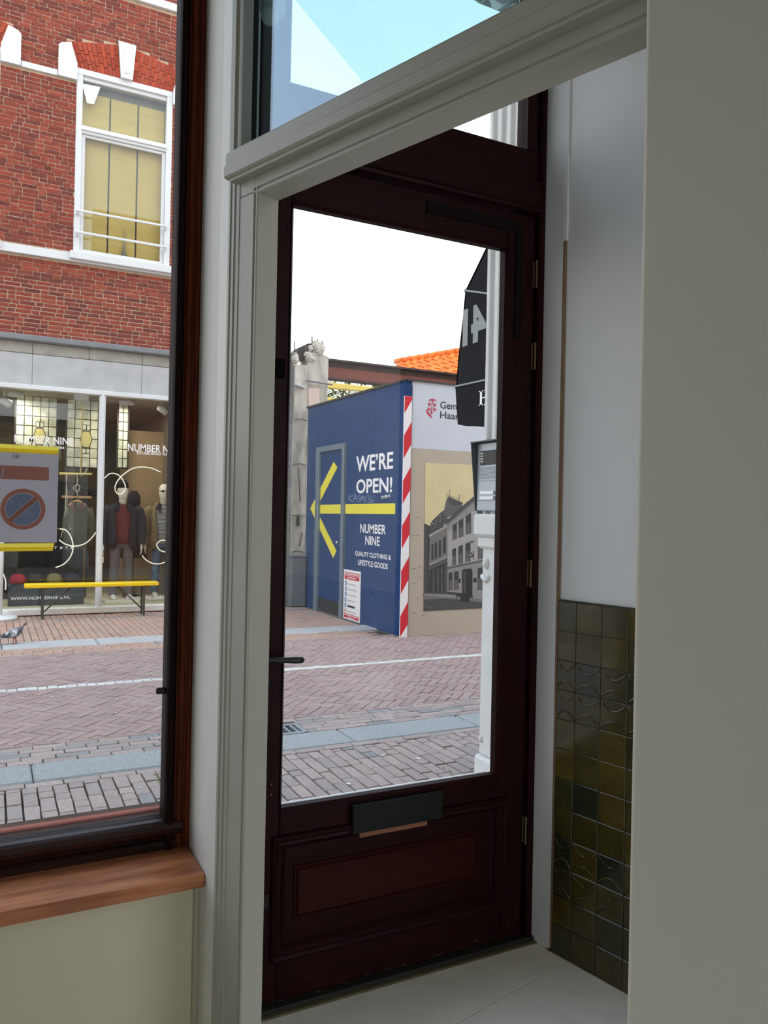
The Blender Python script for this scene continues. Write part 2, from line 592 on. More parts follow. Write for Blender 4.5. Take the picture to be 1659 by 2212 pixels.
# front wall: beige panel under the sill, pier between window and door, strip over the window
wf = thing('wall_front', (0.5, 2.2, 0), kind='structure', label='front wall of the shop below and beside the display window')
MB().box((-3.2, 2.035, 0), (0.492, 2.3, 0.582)).build('wall_panel', 'sillwall', wf)
MB().box((0.492, 2.06, 0), (0.512, 2.3, 0.582)).build('wall_panel', 'sillwall', wf)
MB().box((-3.2, 2.1, 3.555), (2.2, 2.34, CEIL)).build('wall_panel', 'paint', wf)
MB().box((-3.2, 2.18, 0.5), (-2.65, 2.34, 3.56)).build('wall_panel', 'paint', wf)
MB().prism([(0.512, 2.34, 0), (0.512, 1.977, 0), (0.522, 1.93, 0), (0.56, 1.93, 0), (0.655, 2.13, 0), (0.655, 2.34, 0)], (0, 0, CEIL)).build('pier', 'reveal', wf)

# portal post and beam with their mouldings
p1 = thing('trim_1', PT(0, 0, 0), kind='structure', label='grey-white moulded post and beam framing the vestibule opening')
prof = [(0.0, 0.0), (0.002, 0.005), (0.011, 0.006), (0.013, 0.003), (0.017, 0.003), (0.019, 0.005), (0.027, 0.005), (0.029, 0.002),
        (0.043, 0.002), (0.045, 0.0), (0.099, 0.0), (0.101, -0.004), (0.106, -0.004), (0.108, 0.0), (0.1115, 0.0), (0.114, -0.003), (0.114, -0.064), (0.0, -0.064)]
MB().prism([PT(t, o, FZ) for t, o in prof], (0, 0, 2.40 - FZ)).build('post', 'paint', p1)
prof = [(0.0, -0.064), (0.0, 0.0), (0.003, 0.006), (0.020, 0.006), (0.024, 0.0), (0.036, 0.0), (0.040, 0.004), (0.046, 0.003), (0.048, -0.004), (0.048, -0.026),
        (0.020, -0.026), (0.020, -0.064)]
MB().prism([PT(t, o, 2.40) for t, o in prof], (0, 0, CEIL - 2.40)).build('post', 'paint', p1)
beam = [(-0.064, 2.322), (-0.003, 2.322), (0.0, 2.325), (0.0, 2.329), (-0.004, 2.331), (-0.004, 2.335), (0.0, 2.337), (-0.001, 2.362), (0.022, 2.364), (0.024, 2.370)]
MB().prism([PT(0.03, o, z) for o, z in beam + [(-0.064, 2.370)]], PD * 1.15).build('beam', 'paint', p1)
led = [(-0.064, 2.370), (0.03, 2.370), (0.035, 2.374), (0.035, 2.398), (0.030, 2.404), (0.030, 2.430), (0.026, 2.436), (-0.005, 2.439), (-0.064, 2.439)]
MB().prism([PT(0.022, o, z) for o, z in led], PD * 1.15).build('ledge', 'paint', p1)
bead = [(-0.04, 2.439), (-0.004, 2.439), (-0.004, 2.446), (-0.012, 2.450), (-0.038, 2.453), (-0.04, 2.453)]
MB().prism([PT(0.045, o, z) for o, z in bead], PD * 1.1).build('glazing_bead', 'paint', p1)
MB().prism([PT(0.045, o, z) for o, z in ((-0.12, 3.44), (-0.004, 3.44), (-0.004, 3.6), (-0.12, 3.6))], PD * 1.1).build('head_rail', 'paint', p1)
MB().prism([PT(t, o, 2.45) for t, o in ((0.030, -0.041), (0.030, -0.0265), (0.0485, -0.0265), (0.0485, -0.041))], (0, 0, 1.0)).build('gasket', 'blackmatte', p1)
wn2 = thing('window_2', PT(0.55, -0.06, 2.44), kind='structure', label='bluish double glazed transom pane above the white beam')
MB().prism([PT(0.022, o, 2.44) for o in (-0.0415, -0.045)] + [PT(1.10, o, 2.44) for o in (-0.045, -0.0415)], (0, 0, 1.02)).build('pane', 'transomglass', wn2)

# vestibule right wall: plaster above glazed tiles, white jamb board, raw wood joint
vr = thing('wall_vestibule', TP(0.5, 0, 0), kind='structure', label='white plastered vestibule wall with olive tiled dado beside the door')
MB().prism([TP(-0.2, 0.006, 0), TP(1.7, 0.006, 0), TP(1.7, 0.12, 0), TP(-0.2, 0.12, 0)], (0, 0, CEIL)).build('plaster', 'plaster', vr)
MB().prism([TP(0.004, 0.0015, FZ), TP(1.7, 0.0015, FZ), TP(1.7, 0.02, FZ), TP(0.004, 0.02, FZ)], (0, 0, 1.199)).build('grout_bed', 'grout', vr)
TS = 0.0997
def tile_mesh(name, w, relief):
    mb = MB(); g = 0.0008
    mb.cbox((-w / 2 + g, -0.006, -TS / 2 + g), (w / 2 - g, 0.004, TS / 2 - g), 0.0016)
    if relief:
        for s in (1, -1):
            path = [(x, -0.0062, s * (TS / 2 - 0.003 - 0.030 * (1 - (x / (w / 2 - 0.002)) ** 2))) for x in [(-1 + 2 * k / 10) * (w / 2 - 0.002) for k in range(11)]]
            mb.tube(path, [0.0005] + [0.0034] * 9 + [0.0005], 6, flat=0.9)
    return mb.mesh(name, 'tile')
cut = 0.0747
TM = {(c, r): tile_mesh('tile', cut if c else TS, r) for c in (0, 1) for r in (0, 1)}
ang = math.atan2(TW.y, TW.x)
for row in range(12):
    rel = row in (2, 3, 8, 9)
    for c in range(12):
        w = cut / 2 if c == 0 else cut + TS * (c - 0.5)
        z = FZ + 1.199 - TS * (row + 0.5) - 0.001
        piece(TM[(1 if c == 0 else 0, 1 if rel else 0)], 'tile', TP(w, -0.001, z), vr, rz=ang)
MB().prism([TP(0.0, 0.006, FZ + 1.199), TP(1.7, 0.006, FZ + 1.199), TP(1.7, -0.004, FZ + 1.199), TP(0.0, -0.004, FZ + 1.199)], (0, 0, 0.004)).build('dado_cap', 'darkjoint', vr)
MB().prism([(1.716, 2.206, FZ), (1.7365, 2.112, FZ), (1.80, 2.112, FZ), (1.80, 2.206, FZ)], (0, 0, CEIL - FZ)).build('jamb_board', 'plaster', vr)
MB().prism([(1.7368, 2.111, FZ), (1.7395, 2.103, FZ), (1.80, 2.103, FZ), (1.80, 2.111, FZ)], (0, 0, 2.43)).build('wood_joint', 'rawwood', vr)
MB().prism([(1.736, 2.113, 2.503), (1.7405, 2.100, 2.503), (1.80, 2.100, 2.503), (1.80, 2.113, 2.503)], (0, 0, CEIL - 2.5)).build('wood_joint', 'plaster', vr)
mb = MB()
for k in range(26):
    z = random.choice([random.uniform(2.35, 2.75), random.uniform(1.2, 1.5), random.uniform(0.3, 2.3)])
    a = random.uniform(0, 0.10); q = Vector((1.7165, 2.204, z)).lerp(Vector((1.719, 2.19, z)), a)
    h = random.uniform(0.008, 0.03); wd = random.uniform(0.003, 0.01)
    mb.prism([q, q + Vector((0.0022, -0.010, 0)) * (wd / 0.01), q + Vector((0.0022, -0.010, 0)) * (wd / 0.012) + Vector((0, 0, h)), q + Vector((0, 0, h * 0.8))], (-0.0012, -0.0003, 0))
mb.build('chipped_wood', 'rawwood', vr, kind='stuff')
MB().prism([TP(-0.02, -0.006, FZ), TP(1.7, -0.006, FZ), TP(1.7, 0.001, FZ), TP(-0.02, 0.001, FZ)], (0, 0, 0.006)).build('floor_joint', mat('olive_sealant', (70, 66, 40), 0.8), vr)

# ------------------------------------------------------------------ display window with stained frame
w1 = thing('window_1', (-1.1, 2.22, 0.62), kind='structure', label='large display window in a dark stained wooden frame')
# right jamb, profile across x (from glass to reveal) and y (towards the room)
jp = [(0.512, 2.30), (0.512, 2.176), (0.506, 2.170), (0.500, 2.170), (0.496, 2.178), (0.492, 2.180), (0.488, 2.172), (0.482, 2.170), (0.477, 2.174), (0.474, 2.184),
      (0.470, 2.186), (0.470, 2.30)]
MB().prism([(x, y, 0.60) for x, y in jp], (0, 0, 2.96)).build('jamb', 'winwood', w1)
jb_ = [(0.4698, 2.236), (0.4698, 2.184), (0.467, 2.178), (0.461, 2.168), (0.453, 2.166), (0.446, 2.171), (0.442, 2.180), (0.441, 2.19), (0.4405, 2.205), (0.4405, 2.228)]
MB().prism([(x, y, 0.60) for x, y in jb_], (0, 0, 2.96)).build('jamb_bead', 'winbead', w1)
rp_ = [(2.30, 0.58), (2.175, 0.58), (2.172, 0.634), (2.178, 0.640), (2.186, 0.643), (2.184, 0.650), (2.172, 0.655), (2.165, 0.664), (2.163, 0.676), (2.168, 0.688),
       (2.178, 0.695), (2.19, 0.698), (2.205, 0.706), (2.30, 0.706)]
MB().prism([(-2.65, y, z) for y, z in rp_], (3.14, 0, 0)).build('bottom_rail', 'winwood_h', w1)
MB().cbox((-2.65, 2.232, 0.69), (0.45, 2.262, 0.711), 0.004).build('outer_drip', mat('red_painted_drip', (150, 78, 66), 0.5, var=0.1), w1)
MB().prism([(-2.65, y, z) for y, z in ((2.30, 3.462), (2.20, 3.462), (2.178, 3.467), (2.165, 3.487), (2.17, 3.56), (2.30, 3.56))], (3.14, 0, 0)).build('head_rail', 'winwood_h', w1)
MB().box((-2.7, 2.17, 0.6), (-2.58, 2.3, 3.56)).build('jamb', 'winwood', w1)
MB().box((-2.6, 2.218, 0.69), (0.445, 2.222, 3.48)).build('pane', 'glass', w1)
fz = [(0.423, 1.051)][0]
MB().cbox((fz[0] - 0.007, 2.186, fz[1] - 0.009), (fz[0] + 0.02, 2.196, fz[1] + 0.009), 0.004).build('latch', 'black', w1)
mb = MB()
for x, z in [(0.469, 1.745), (0.468, 1.566), (0.488, 1.157), (0.461, 1.394), (0.465, 1.604)]:
    mb.lathe([(0.0018, 0.0), (0.0018, 0.003), (0.0004, 0.0035)], (x, 2.171, z), 8, axis='Y')
mb.build('nail_head', 'rawwood', w1)
# sill board
sb = MB().cbox((-3.1, 1.985, 0.583), (0.511, 2.19, 0.617), 0.003).build('window_sill', 'sill', w1, label='reddish hardwood sill board')

# ------------------------------------------------------------------ brown street door with transom
d1 = thing('door_1', (1.17, 2.22, FZ), kind='structure', label='dark mahogany street door with tall glass and transom light')
DY = 2.20
jamb = [(1.672, 2.30), (1.672, 2.215), (1.690, 2.212), (1.692, 2.188), (1.698, 2.182), (1.708, 2.182), (1.712, 2.188), (1.722, 2.190), (1.722, 2.30)]
MB().prism([(x, y, FZ) for x, y in jamb], (0, 0, 3.5)).build('jamb', 'mahogany', d1)
MB().box((0.60, 2.185, FZ), (0.655, 2.30, 3.6)).build('jamb', 'mahogany', d1)
# transom bar with a small lower moulding, sash above it
tb = [(2.30, 2.609), (2.19, 2.609), (2.178, 2.613), (2.174, 2.622), (2.182, 2.630), (2.186, 2.636), (2.186, 2.722), (2.30, 2.722)]
MB().prism([(0.60, y, z) for y, z in tb], (1.10, 0, 0)).build('transom_bar', 'mahogany_h', d1)
ts = thing('transom_sash', (1.18, 2.21, 2.722), parent=d1)
MB().cbox((0.66, 2.196, 2.724), (1.70, 2.25, 2.832), 0.004).build('rail', 'mahogany_h', ts)
MB().cbox((0.66, 2.196, 3.44), (1.70, 2.25, 3.6), 0.004).build('rail', 'mahogany_h', ts)
MB().prism([(x, y, 2.832) for x, y in ((1.640, 2.236), (1.638, 2.222), (1.640, 2.212), (1.642, 2.198), (1.650, 2.194), (1.682, 2.194), (1.682, 2.236))], (0, 0, 0.62)).build('stile', 'mahogany', ts)
MB().cbox((0.66, 2.196, 2.832), (0.772, 2.25, 3.45), 0.004).build('stile', 'mahogany', ts)
MB().box((0.77, 2.228, 2.825), (1.65, 2.232, 3.45)).build('pane', 'doorglass', ts)
# leaf
lf = thing('leaf', (1.17, 2.22, FZ + 0.02), parent=d1)
MB().cbox((0.66, DY, 0.092), (0.786, 2.246, 2.602), 0.003).build('stile', 'mahogany', lf)
MB().cbox((1.568, DY, 0.092), (1.676, 2.246, 2.602), 0.003).build('stile', 'mahogany', lf)
MB().cbox((0.786, DY + 0.001, 2.477), (1.568, 2.245, 2.602), 0.003).build('top_rail', 'mahogany_h', lf)
MB().cbox((0.786, DY + 0.001, 0.572), (1.568, 2.245, 0.662), 0.003).build('lock_rail', 'mahogany_h', lf)
MB().cbox((0.786, DY + 0.001, 0.092), (1.568, 2.245, 0.222), 0.003).build('bottom_rail', 'mahogany_h', lf)
MB().box((0.785, 2.226, 0.655), (1.57, 2.230, 2.485)).build('pane', 'doorglass', lf)
# glazing beads round the glass
gb = lambda a, b: [(a, 2.226), (a + b * 0.010, 2.226), (a + b * 0.008, 2.205), (a, 2.194)]
MB().prism([(x, y, 0.662) for x, y in gb(0.784, 1)], (0, 0, 1.815)).build('glazing_bead', 'mahogany', lf)
MB().prism([(x, y, 0.662) for x, y in gb(1.570, -1)], (0, 0, 1.815)).build('glazing_bead', 'mahogany', lf)
MB().prism([(0.786, y, z) for z, y in gb(0.660, 1)], (0.782, 0, 0)).build('glazing_bead', 'mahogany_h', lf)
MB().prism([(0.786, y, z) for z, y in gb(2.479, -1)], (0.782, 0, 0)).build('glazing_bead', 'mahogany_h', lf)
MB().cbox((0.786, 2.233, 0.640), (1.55, 2.25, 0.668), 0.003).build('outer_bead', mat('pale_outer_bead', (225, 226, 222), 0.5), lf)
# lower panel: sunk field, bolection moulding, raised centre
pn = MB().box((0.78, 2.214, 0.215), (1.56, 2.236, 0.58)).build('panel', 'mahogany_h', lf)
def frame_mould(mb, x0, z0, x1, z1, prof):
    """prof: (inset, y) from outside in, mitred round a rectangle"""
    rings = [[(x0 + i, y, z0 + i), (x1 - i, y, z0 + i), (x1 - i, y, z1 - i), (x0 + i, y, z1 - i)] for i, y in prof]
    mb.loft(rings, sm=False, cap=False)
mb = MB(); frame_mould(mb, 0.762, 0.212, 1.612, 0.588, [(0, 2.200), (0.002, 2.190), (0.010, 2.184), (0.018, 2.190), (0.026, 2.188), (0.034, 2.196), (0.042, 2.206), (0.048, 2.2135)])
mb.build('panel_moulding', 'mahogany_h', lf)
mb = MB(); frame_mould(mb, 0.838, 0.322, 1.50, 0.484, [(0, 2.2138), (0.002, 2.208), (0.006, 2.208), (0.009, 2.2125), (0.016, 2.205)])
mb.box((0.853, 2.204, 0.337), (1.485, 2.214, 0.469)); mb.build('raised_field', mat('mahogany_field', (46, 13, 9), 0.4, var=0.3, scale=9, stretch=(0.7, 9, 9), bump=0.2, spec=0.1), pn)
lb = thing('letterbox', (1.18, 2.19, 0.56), parent=lf)
MB().cbox((1.017, 2.178, 0.560), (1.339, 2.199, 0.648), 0.002).build('cover', mat('dark_green_black_steel', (16, 21, 23), 0.6, spec=0.25), lb, label='matt black letterbox cover')
MB().cbox((1.047, 2.190, 0.541), (1.289, 2.2005, 0.560), 0.001).build('wood_strip', mat('pale_wood_strip', (134, 84, 56), 0.6, var=0.2, scale=10, stretch=(1, 6, 6)), lb)
hd = thing('handle', (0.70, 2.19, 1.12), parent=lf)
mb = MB()
mb.tube([(0.665, 2.145, 1.127), (0.70, 2.143, 1.126), (0.74, 2.141, 1.124), (0.775, 2.139, 1.122), (0.805, 2.138, 1.120), (0.823, 2.138, 1.1195), (0.829, 2.138, 1.1195)],
        [0.0065, 0.0067, 0.0072, 0.0088, 0.0105, 0.0095, 0.004], 12, flat=1.0)
mb.build('lever', 'black', hd)
MB().lathe([(0.009, 0.0), (0.009, 0.05)], (0.69, 2.15, 1.127), 12, axis='Y').build('spindle', 'black', hd)
MB().lathe([(0.026, 0.0), (0.026, -0.006), (0.022, -0.009)], (0.69, 2.2, 1.127), 20, axis='Y').build('rosette', 'black', hd)
MB().lathe([(0.026, 0.0), (0.026, -0.006), (0.022, -0.009)], (0.722, 2.2, 1.045), 20, axis='Y').build('key_rosette', 'black', lf)
lk_ = [(0.758, 1.976), (0.748, 0.404)]
MB().cbox((lk_[0][0] - 0.018, 2.186, lk_[0][1] - 0.028), (lk_[0][0] + 0.012, 2.2, lk_[0][1] + 0.028), 0.003).build('night_latch', mat('latch_black', (12, 10, 10), 0.8, spec=0.05), lf)
MB().cbox((lk_[1][0] - 0.01, 2.19, lk_[1][1] - 0.02), (lk_[1][0] + 0.006, 2.2, lk_[1][1] + 0.02), 0.003).build('floor_catch', mat('catch_grey', (52, 46, 42), 0.7, spec=0.1), lf)
mb = MB()
mb.cbox((1.602, 2.194, 2.165), (1.630, 2.2005, 2.572), 0.001); mb.cbox((1.245, 2.194, 2.535), (1.603, 2.2005, 2.572), 0.001)
mb.build('corner_bracket', mat('dark_steel', (20, 11, 16), 0.7, spec=0.1), lf, label='dark steel corner bracket')
for x, z in ((0.757, 0.745), (0.757, 0.715)):
    MB().lathe([(0.0035, 0), (0.0035, -0.002), (0.001, -0.0025)], (x, 2.2, z), 10, axis='Y').build('screw_plug', mat('wood_plug', (120, 62, 44), 0.6), lf)
for z in (2.40, 2.115, 1.355, 0.462):
    h = thing('hinge', (1.683, 2.185, z - 0.048), parent=d1)
    for k in range(3):
        MB().lathe([(0.0035, 0.0), (0.004, 0.002), (0.004, 0.029), (0.0035, 0.031)], (1.683, 2.186, z - 0.048 + 0.032 * k), 10).build('knuckle', 'brass', h)
    MB().box((1.677, 2.1985, z - 0.046), (1.684, 2.2005, z + 0.046)).build('leaf_plate', 'brass', h)
MB().cbox((0.60, 2.178, FZ - 0.01), (1.73, 2.30, FZ + 0.018), 0.003).build('threshold', mat('dark_threshold', (26, 25, 22), 0.7, var=0.3, scale=20), d1)
MB().cbox((0.60, 2.165, FZ - 0.01), (1.73, 2.180, FZ + 0.006), 0.002).build('threshold_strip', mat('olive_brass_strip', (84, 78, 50), 0.6, var=0.2, scale=20), d1)
mb = MB()
for k in range(22):
    x = random.uniform(0.75, 1.68); z = FZ + 0.02 + abs(random.gauss(0, 0.012)); l = random.uniform(0.004, 0.02)
    mb.box((x, 2.1985, z), (x + l, 2.2, z + random.uniform(0.001, 0.004)))
mb.build('scuff', mat('grey_scuff', (58, 55, 50), 0.9), lf, kind='stuff')

# motion sensor on the vestibule side of the post, above the beam
sx = Vector((0.640, 1.985, 2.842))
sn = thing('motion_sensor', sx, 'grey dome motion sensor behind the transom glass at the top', 'sensor')
MB().lathe([(0.02, 0.11), (0.028, 0.105), (0.034, 0.085), (0.035, 0.055), (0.032, 0.036), (0.025, 0.026), (0.012, 0.024)], sx, 24).build('housing', mat('sensor_grey', (150, 152, 150), 0.4), sn)
MB().lathe([(0.001, -0.004), (0.012, -0.001), (0.020, 0.008), (0.024, 0.022), (0.024, 0.035)], sx + Vector((-0.006, -0.002, 0.002)), 20).build('lens', mat('sensor_lens', (176, 176, 170), 0.25), sn)
MB().tube([sx + Vector((0, 0, 0.1)), sx + Vector((-0.01, 0.005, 0.13)), sx + Vector((-0.045, 0.015, 0.135))], 0.012, 10).build('arm', mat('sensor_arm', (150, 152, 150), 0.4), sn)

# paper notice taped to the window
pa = thing('parking_notice', (0.05, 2.213, 1.455), 'grey paper no-bicycle-parking notice taped on the display window', 'notice')
PY = 2.2150
c = [(0.157, 1.693), (0.162, 1.459), (0.075, 1.545), (0.128, 1.546), (0.134, 1.656), (0.135, 1.621), (0.028, 1.652), (0.028, 1.626)]
x1, zt, zb = c[0][0], c[0][1], c[1][1]
x0 = x1 - 0.215
MB().box((x0, PY, zb), (x1, PY + 0.0006, zt)).build('sheet', paper_mat('notice_paper', (204, 202, 207), 0.6), pa)
YF = PY - 0.0005
mb = MB(); mb.poly([(x0 + 0.02, YF, c[5][1]), (c[5][0], YF, c[5][1]), (c[4][0], YF, c[4][1]), (x0 + 0.02, YF, c[4][1])])
mb.build('red_bar', paper_mat('faded_red', (196, 140, 126), 0.55), pa)
cxp, czp = c[2]; rr = c[3][0] - c[2][0]
UX, UZ = Vector((1, 0, 0)), Vector((0, 0, 1))
mb = MB(); disc(mb, (cxp, YF, czp), rr, UX, UZ, 48, 0, rr * 0.80)
d45 = Vector((1, 0, 0.97)).normalized(); dn = Vector((-0.97, 0, 1)).normalized(); cc = Vector((cxp, YF - 0.0006, czp))
mb.poly([cc - d45 * rr * 0.82 - dn * rr * 0.10, cc + d45 * rr * 0.82 - dn * rr * 0.10, cc + d45 * rr * 0.82 + dn * rr * 0.10, cc - d45 * rr * 0.82 + dn * rr * 0.10])
mb.build('red_ring', paper_mat('faded_red_ring', (198, 138, 122), 0.55), pa)
mb = MB(); disc(mb, (cxp, YF, czp), rr * 0.765, UX, UZ, 48)
mb.build('blue_disc', paper_mat('faded_blue', (142, 156, 182), 0.58), pa)
mb = MB(); disc(mb, (cxp, YF, czp), rr * 0.80, UX, UZ, 48, 0, rr * 0.765)
for s in (-1, 1):
    o = cc + Vector((0, 0.0003, 0)) + dn * s * rr * 0.125
    mb.poly([o - d45 * rr * 0.77 - dn * rr * 0.022, o + d45 * rr * 0.77 - dn * rr * 0.022, o + d45 * rr * 0.77 + dn * rr * 0.022, o - d45 * rr * 0.77 + dn * rr * 0.022])
def line(mb, pts, w, y):
    pts = [Vector((p[0], y, p[1])) for p in pts]
    for a, b in zip(pts, pts[1:]):
        n = Vector((-(b - a).z, 0, (b - a).x))
        if n.length < 1e-7: continue
        n = n.normalized() * (w / 2); e = (b - a).normalized() * (w * 0.3)
        mb.poly([a - n - e, b - n + e, b + n + e, a + n - e])
def wheel(mb, x, z, r, w, y):
    disc(mb, (x, y, z), r, UX, UZ, 18, 0, r - w)
bx_, bz_ = cxp + rr * 0.27, czp - rr * 0.30; u = rr * 0.10; lw = rr * 0.022; yb = YF - 0.0009
wheel(mb, bx_ - 1.55 * u, bz_, 1.05 * u, lw, yb); wheel(mb, bx_ + 1.55 * u, bz_, 1.05 * u, lw, yb)
line(mb, [(bx_ - 1.55 * u, bz_), (bx_ - 0.7 * u, bz_ + 1.5 * u), (bx_ + 1.0 * u, bz_ + 1.5 * u), (bx_ - 0.2 * u, bz_), (bx_ - 0.7 * u, bz_ + 1.5 * u), (bx_ - 0.85 * u, bz_ + 1.95 * u)], lw, yb)
line(mb, [(bx_ - 0.2 * u, bz_), (bx_ - 1.55 * u, bz_)], lw, yb)
line(mb, [(bx_ + 1.55 * u, bz_), (bx_ + 0.95 * u, bz_ + 1.9 * u), (bx_ + 0.45 * u, bz_ + 2.1 * u)], lw, yb)
line(mb, [(bx_ - 1.2 * u, bz_ + 1.95 * u), (bx_ - 0.5 * u, bz_ + 1.95 * u)], lw, yb)
mx_, mz_ = cxp - rr * 0.33, czp + rr * 0.27; mu_ = rr * 0.10
wheel(mb, mx_ - 1.5 * mu_, mz_, 0.85 * mu_, lw * 1.3, yb); wheel(mb, mx_ + 1.5 * mu_, mz_, 0.85 * mu_, lw * 1.3, yb)
line(mb, [(mx_ - 1.5 * mu_, mz_), (mx_ - 0.5 * mu_, mz_ - 0.1 * mu_), (mx_ + 0.4 * mu_, mz_), (mx_ + 0.7 * mu_, mz_ + 0.8 * mu_), (mx_ + 1.5 * mu_, mz_)], lw * 1.4, yb)
line(mb, [(mx_ + 0.6 * mu_, mz_ + 0.6 * mu_), (mx_ + 0.9 * mu_, mz_ + 1.2 * mu_), (mx_ + 0.5 * mu_, mz_ + 1.5 * mu_)], lw * 1.2, yb)
line(mb, [(mx_ - 2.0 * mu_, mz_ + 1.2 * mu_), (mx_ - 0.7 * mu_, mz_ + 1.15 * mu_)], lw * 2.2, yb)
line(mb, [(mx_ - 1.2 * mu_, mz_ + 1.1 * mu_), (mx_ - 1.4 * mu_, mz_)], lw, yb)
ux1, uzt, uzb = c[6][0], c[6][1] - 0.001, c[7][1]
for a, b, e, g in ((ux1 - 0.004, uzb + 0.004, ux1, uzt), (ux1 - 0.020, uzb + 0.004, ux1 - 0.016, uzt), (ux1 - 0.0185, uzb, ux1 - 0.0015, uzb + 0.0039)):
    mb.poly([(a, YF - 0.0008, b), (e, YF - 0.0008, b), (e, YF - 0.0008, g), (a, YF - 0.0008, g)])
mb.build('pictogram_lines', paper_mat('notice_white', (200, 204, 212), 0.55), pa)
mb = MB()
rd = random.Random(3)
for k in range(90):
    x = c[0][0] - 0.10 + rd.gauss(0, 0.012); l = rd.uniform(0.002, 0.012) * (1.6 if abs(x - c[0][0] + 0.10) < 0.01 else 1)
    z = zt - 0.001 - rd.uniform(0, 0.012)
    mb.poly([(x, YF, z), (x + 0.0008, YF, z), (x + 0.0005 + rd.uniform(-.002, .002), YF, z - l)])
mb.build('torn_fibres', paper_mat('torn_white', (235, 234, 236), 0.5), pa, kind='stuff')
tp_ = [(0.018, 1.711), (0.157, 1.710), (0.155, 1.690), (0.018, 1.690), (0.023, 1.455), (0.151, 1.458), (0.147, 1.437), (0.024, 1.435)]
def tape(pts, name, lab):
    ta = thing('tape_strip', (0, 2.212, pts[2][1]), parent=pa)
    (xa, za), (xb, zb_), (xc, zc), (xd, zd) = pts
    n = 7; right = []
    for k in range(n + 1):
        f = k / n
        right.append((xb + (xc - xb) * f + (0.0022 if k % 2 else -0.0018), zb_ + (zc - zb_) * f))
    xl = -0.09
    poly = [(xl, 2.2125, za)] + [(x, 2.2125, z) for x, z in right] + [(xl, 2.2125, zd)]
    MB().prism(poly, (0, -0.0004, 0)).build('tape', paper_mat(name, (250, 242, 150), 0.75), ta)
    zm = lambda f: za + (zd - za) * f
    MB().prism([(xl, 2.2119, zm(.5)), (right[3][0] - 0.004, 2.2119, right[3][1] - 0.001), (right[-1][0] - 0.003, 2.2119, zc + 0.0005), (xl, 2.2119, zd + 0.0004)], (0, -0.0003, 0)).build('tape_fold', paper_mat(name + '_2', (250, 238, 120), 0.75), ta)
tape(tp_[:4], 'upper_tape', 'u'); tape(tp_[4:], 'lower_tape', 'l')



# ================================================================== THE STREET
MB().box((-14, 2.30, -0.30), (24, 34, -0.035)).build('street_bed', 'bed', kind='structure', label='sandy bed under the street paving')
PH = 0.05   # paver height above the bed


def split_field(items, cap, view_test):
    """the pieces that show largest in the picture first"""
    seen = []
    rest = []
    for it in items:
        v = in_view((it[0], it[1], 0))
        if v and view_test(v): seen.append((v[2], it))
        else: rest.append(it)
    seen.sort(key=lambda q: q[0])
    return [q[1] for q in seen[:cap]], rest + [q[1] for q in seen[cap:]]


def through_glass(v):
    x, y = v[0], v[1]
    return (-15 < x < 375 and y < 1815) or (600 < x < 1075 and y < 1765)


def lay(root, items, mname, cap, W, L, name='paver', ztop=0.0):
    """items: (x, y, length, width, angle) rectangles"""
    near, rest = split_field(items, cap, through_glass)
    cache = {}
    for k, (x, y, l, w, a) in enumerate(near):
        key = (round(l, 3), round(w, 3), k % 4)
        if key not in cache:
            cache[key] = brick_mesh(name, l, w, PH, 0.0035, mname, k, 0.0022)
        piece(cache[key], name, (x, y, ztop - PH + random.uniform(-0.003, 0.002)), root, rz=a + random.uniform(-0.008, 0.008),
              rx=random.uniform(-0.012, 0.012), ry=random.uniform(-0.008, 0.008))
    mb = MB()
    for x, y, l, w, a in rest:
        ca, sa = math.cos(a), math.sin(a)
        poly = [(x + ca * u - sa * t, y + sa * u + ca * t) for u, t in ((-l / 2, -w / 2), (l / 2, -w / 2), (l / 2, w / 2), (-l / 2, w / 2))]
        top_prism(mb, poly, ztop - PH, ztop + random.uniform(-0.003, 0.002), 0.0035)
    if rest:
        mb.build(name + '_field', mname, root, kind='stuff', recalc=False)


def columns(x0, x1, y0, y1, W, gap, skew, lens):
    """columns of bricks running across the street, staggered"""
    out = []
    x = x0
    while x < x1:
        y = y1 - random.choice([0, 0.05, 0.1, 0.15])
        first = True
        if y < y1 - 0.03:
            out.append(((x + skew * (y1 - y) * 0), (y + y1) / 2, y1 - y - gap, W - gap, PI / 2))
        while y > y0:
            l = random.choice(lens)
            l = min(l, y - y0)
            if l > 0.03:
                out.append((x + skew * (y1 - (y - l / 2)), y - l / 2, l - gap, W - gap, PI / 2))
            y -= l
        x += W
    return out


# near pavement
np_ = thing('sidewalk_near', (1.5, 3.6, -0.05), kind='structure', label='mauve brick pavement right outside the shop')
its = columns(-4.5, 6.5, 2.45, 4.715, 0.080, 0.008, 0.0, [0.2, 0.2, 0.2, 0.1])
cols_grey = [it for it in its if random.random() < 0.035]
its = [it for it in its if it not in cols_grey]
lay(np_, its, 'paver', 285, 0.08, 0.2)
lay(np_, cols_grey, 'greypaver', 15, 0.08, 0.2)
lay(np_, [(-4.5 + 0.2 * k, 4.755, 0.194, 0.070, 0) for k in range(56)], 'paver', 25, 0.07, 0.2, 'edge_paver')

# near kerb
kb = thing('kerb_near', (1.5, 4.97, -0.05), kind='structure', label='broad speckled granite kerb along the near pavement')
xs = [-4.2 + 1.02 * k + 0.0 for k in range(12)]
j0 = [(0.247, 4.837, 0.000)][0][0]
xs = [j0 + 1.0 * (k - 5) for k in range(12)]
for a, b in zip(xs, xs[1:]):
    MB().cbox((a + 0.003, 4.80, -0.2), (b - 0.003, 5.135, 0.004 + random.uniform(-.002, .002)), 0.012).build('kerb_stone', 'kerb', kb)

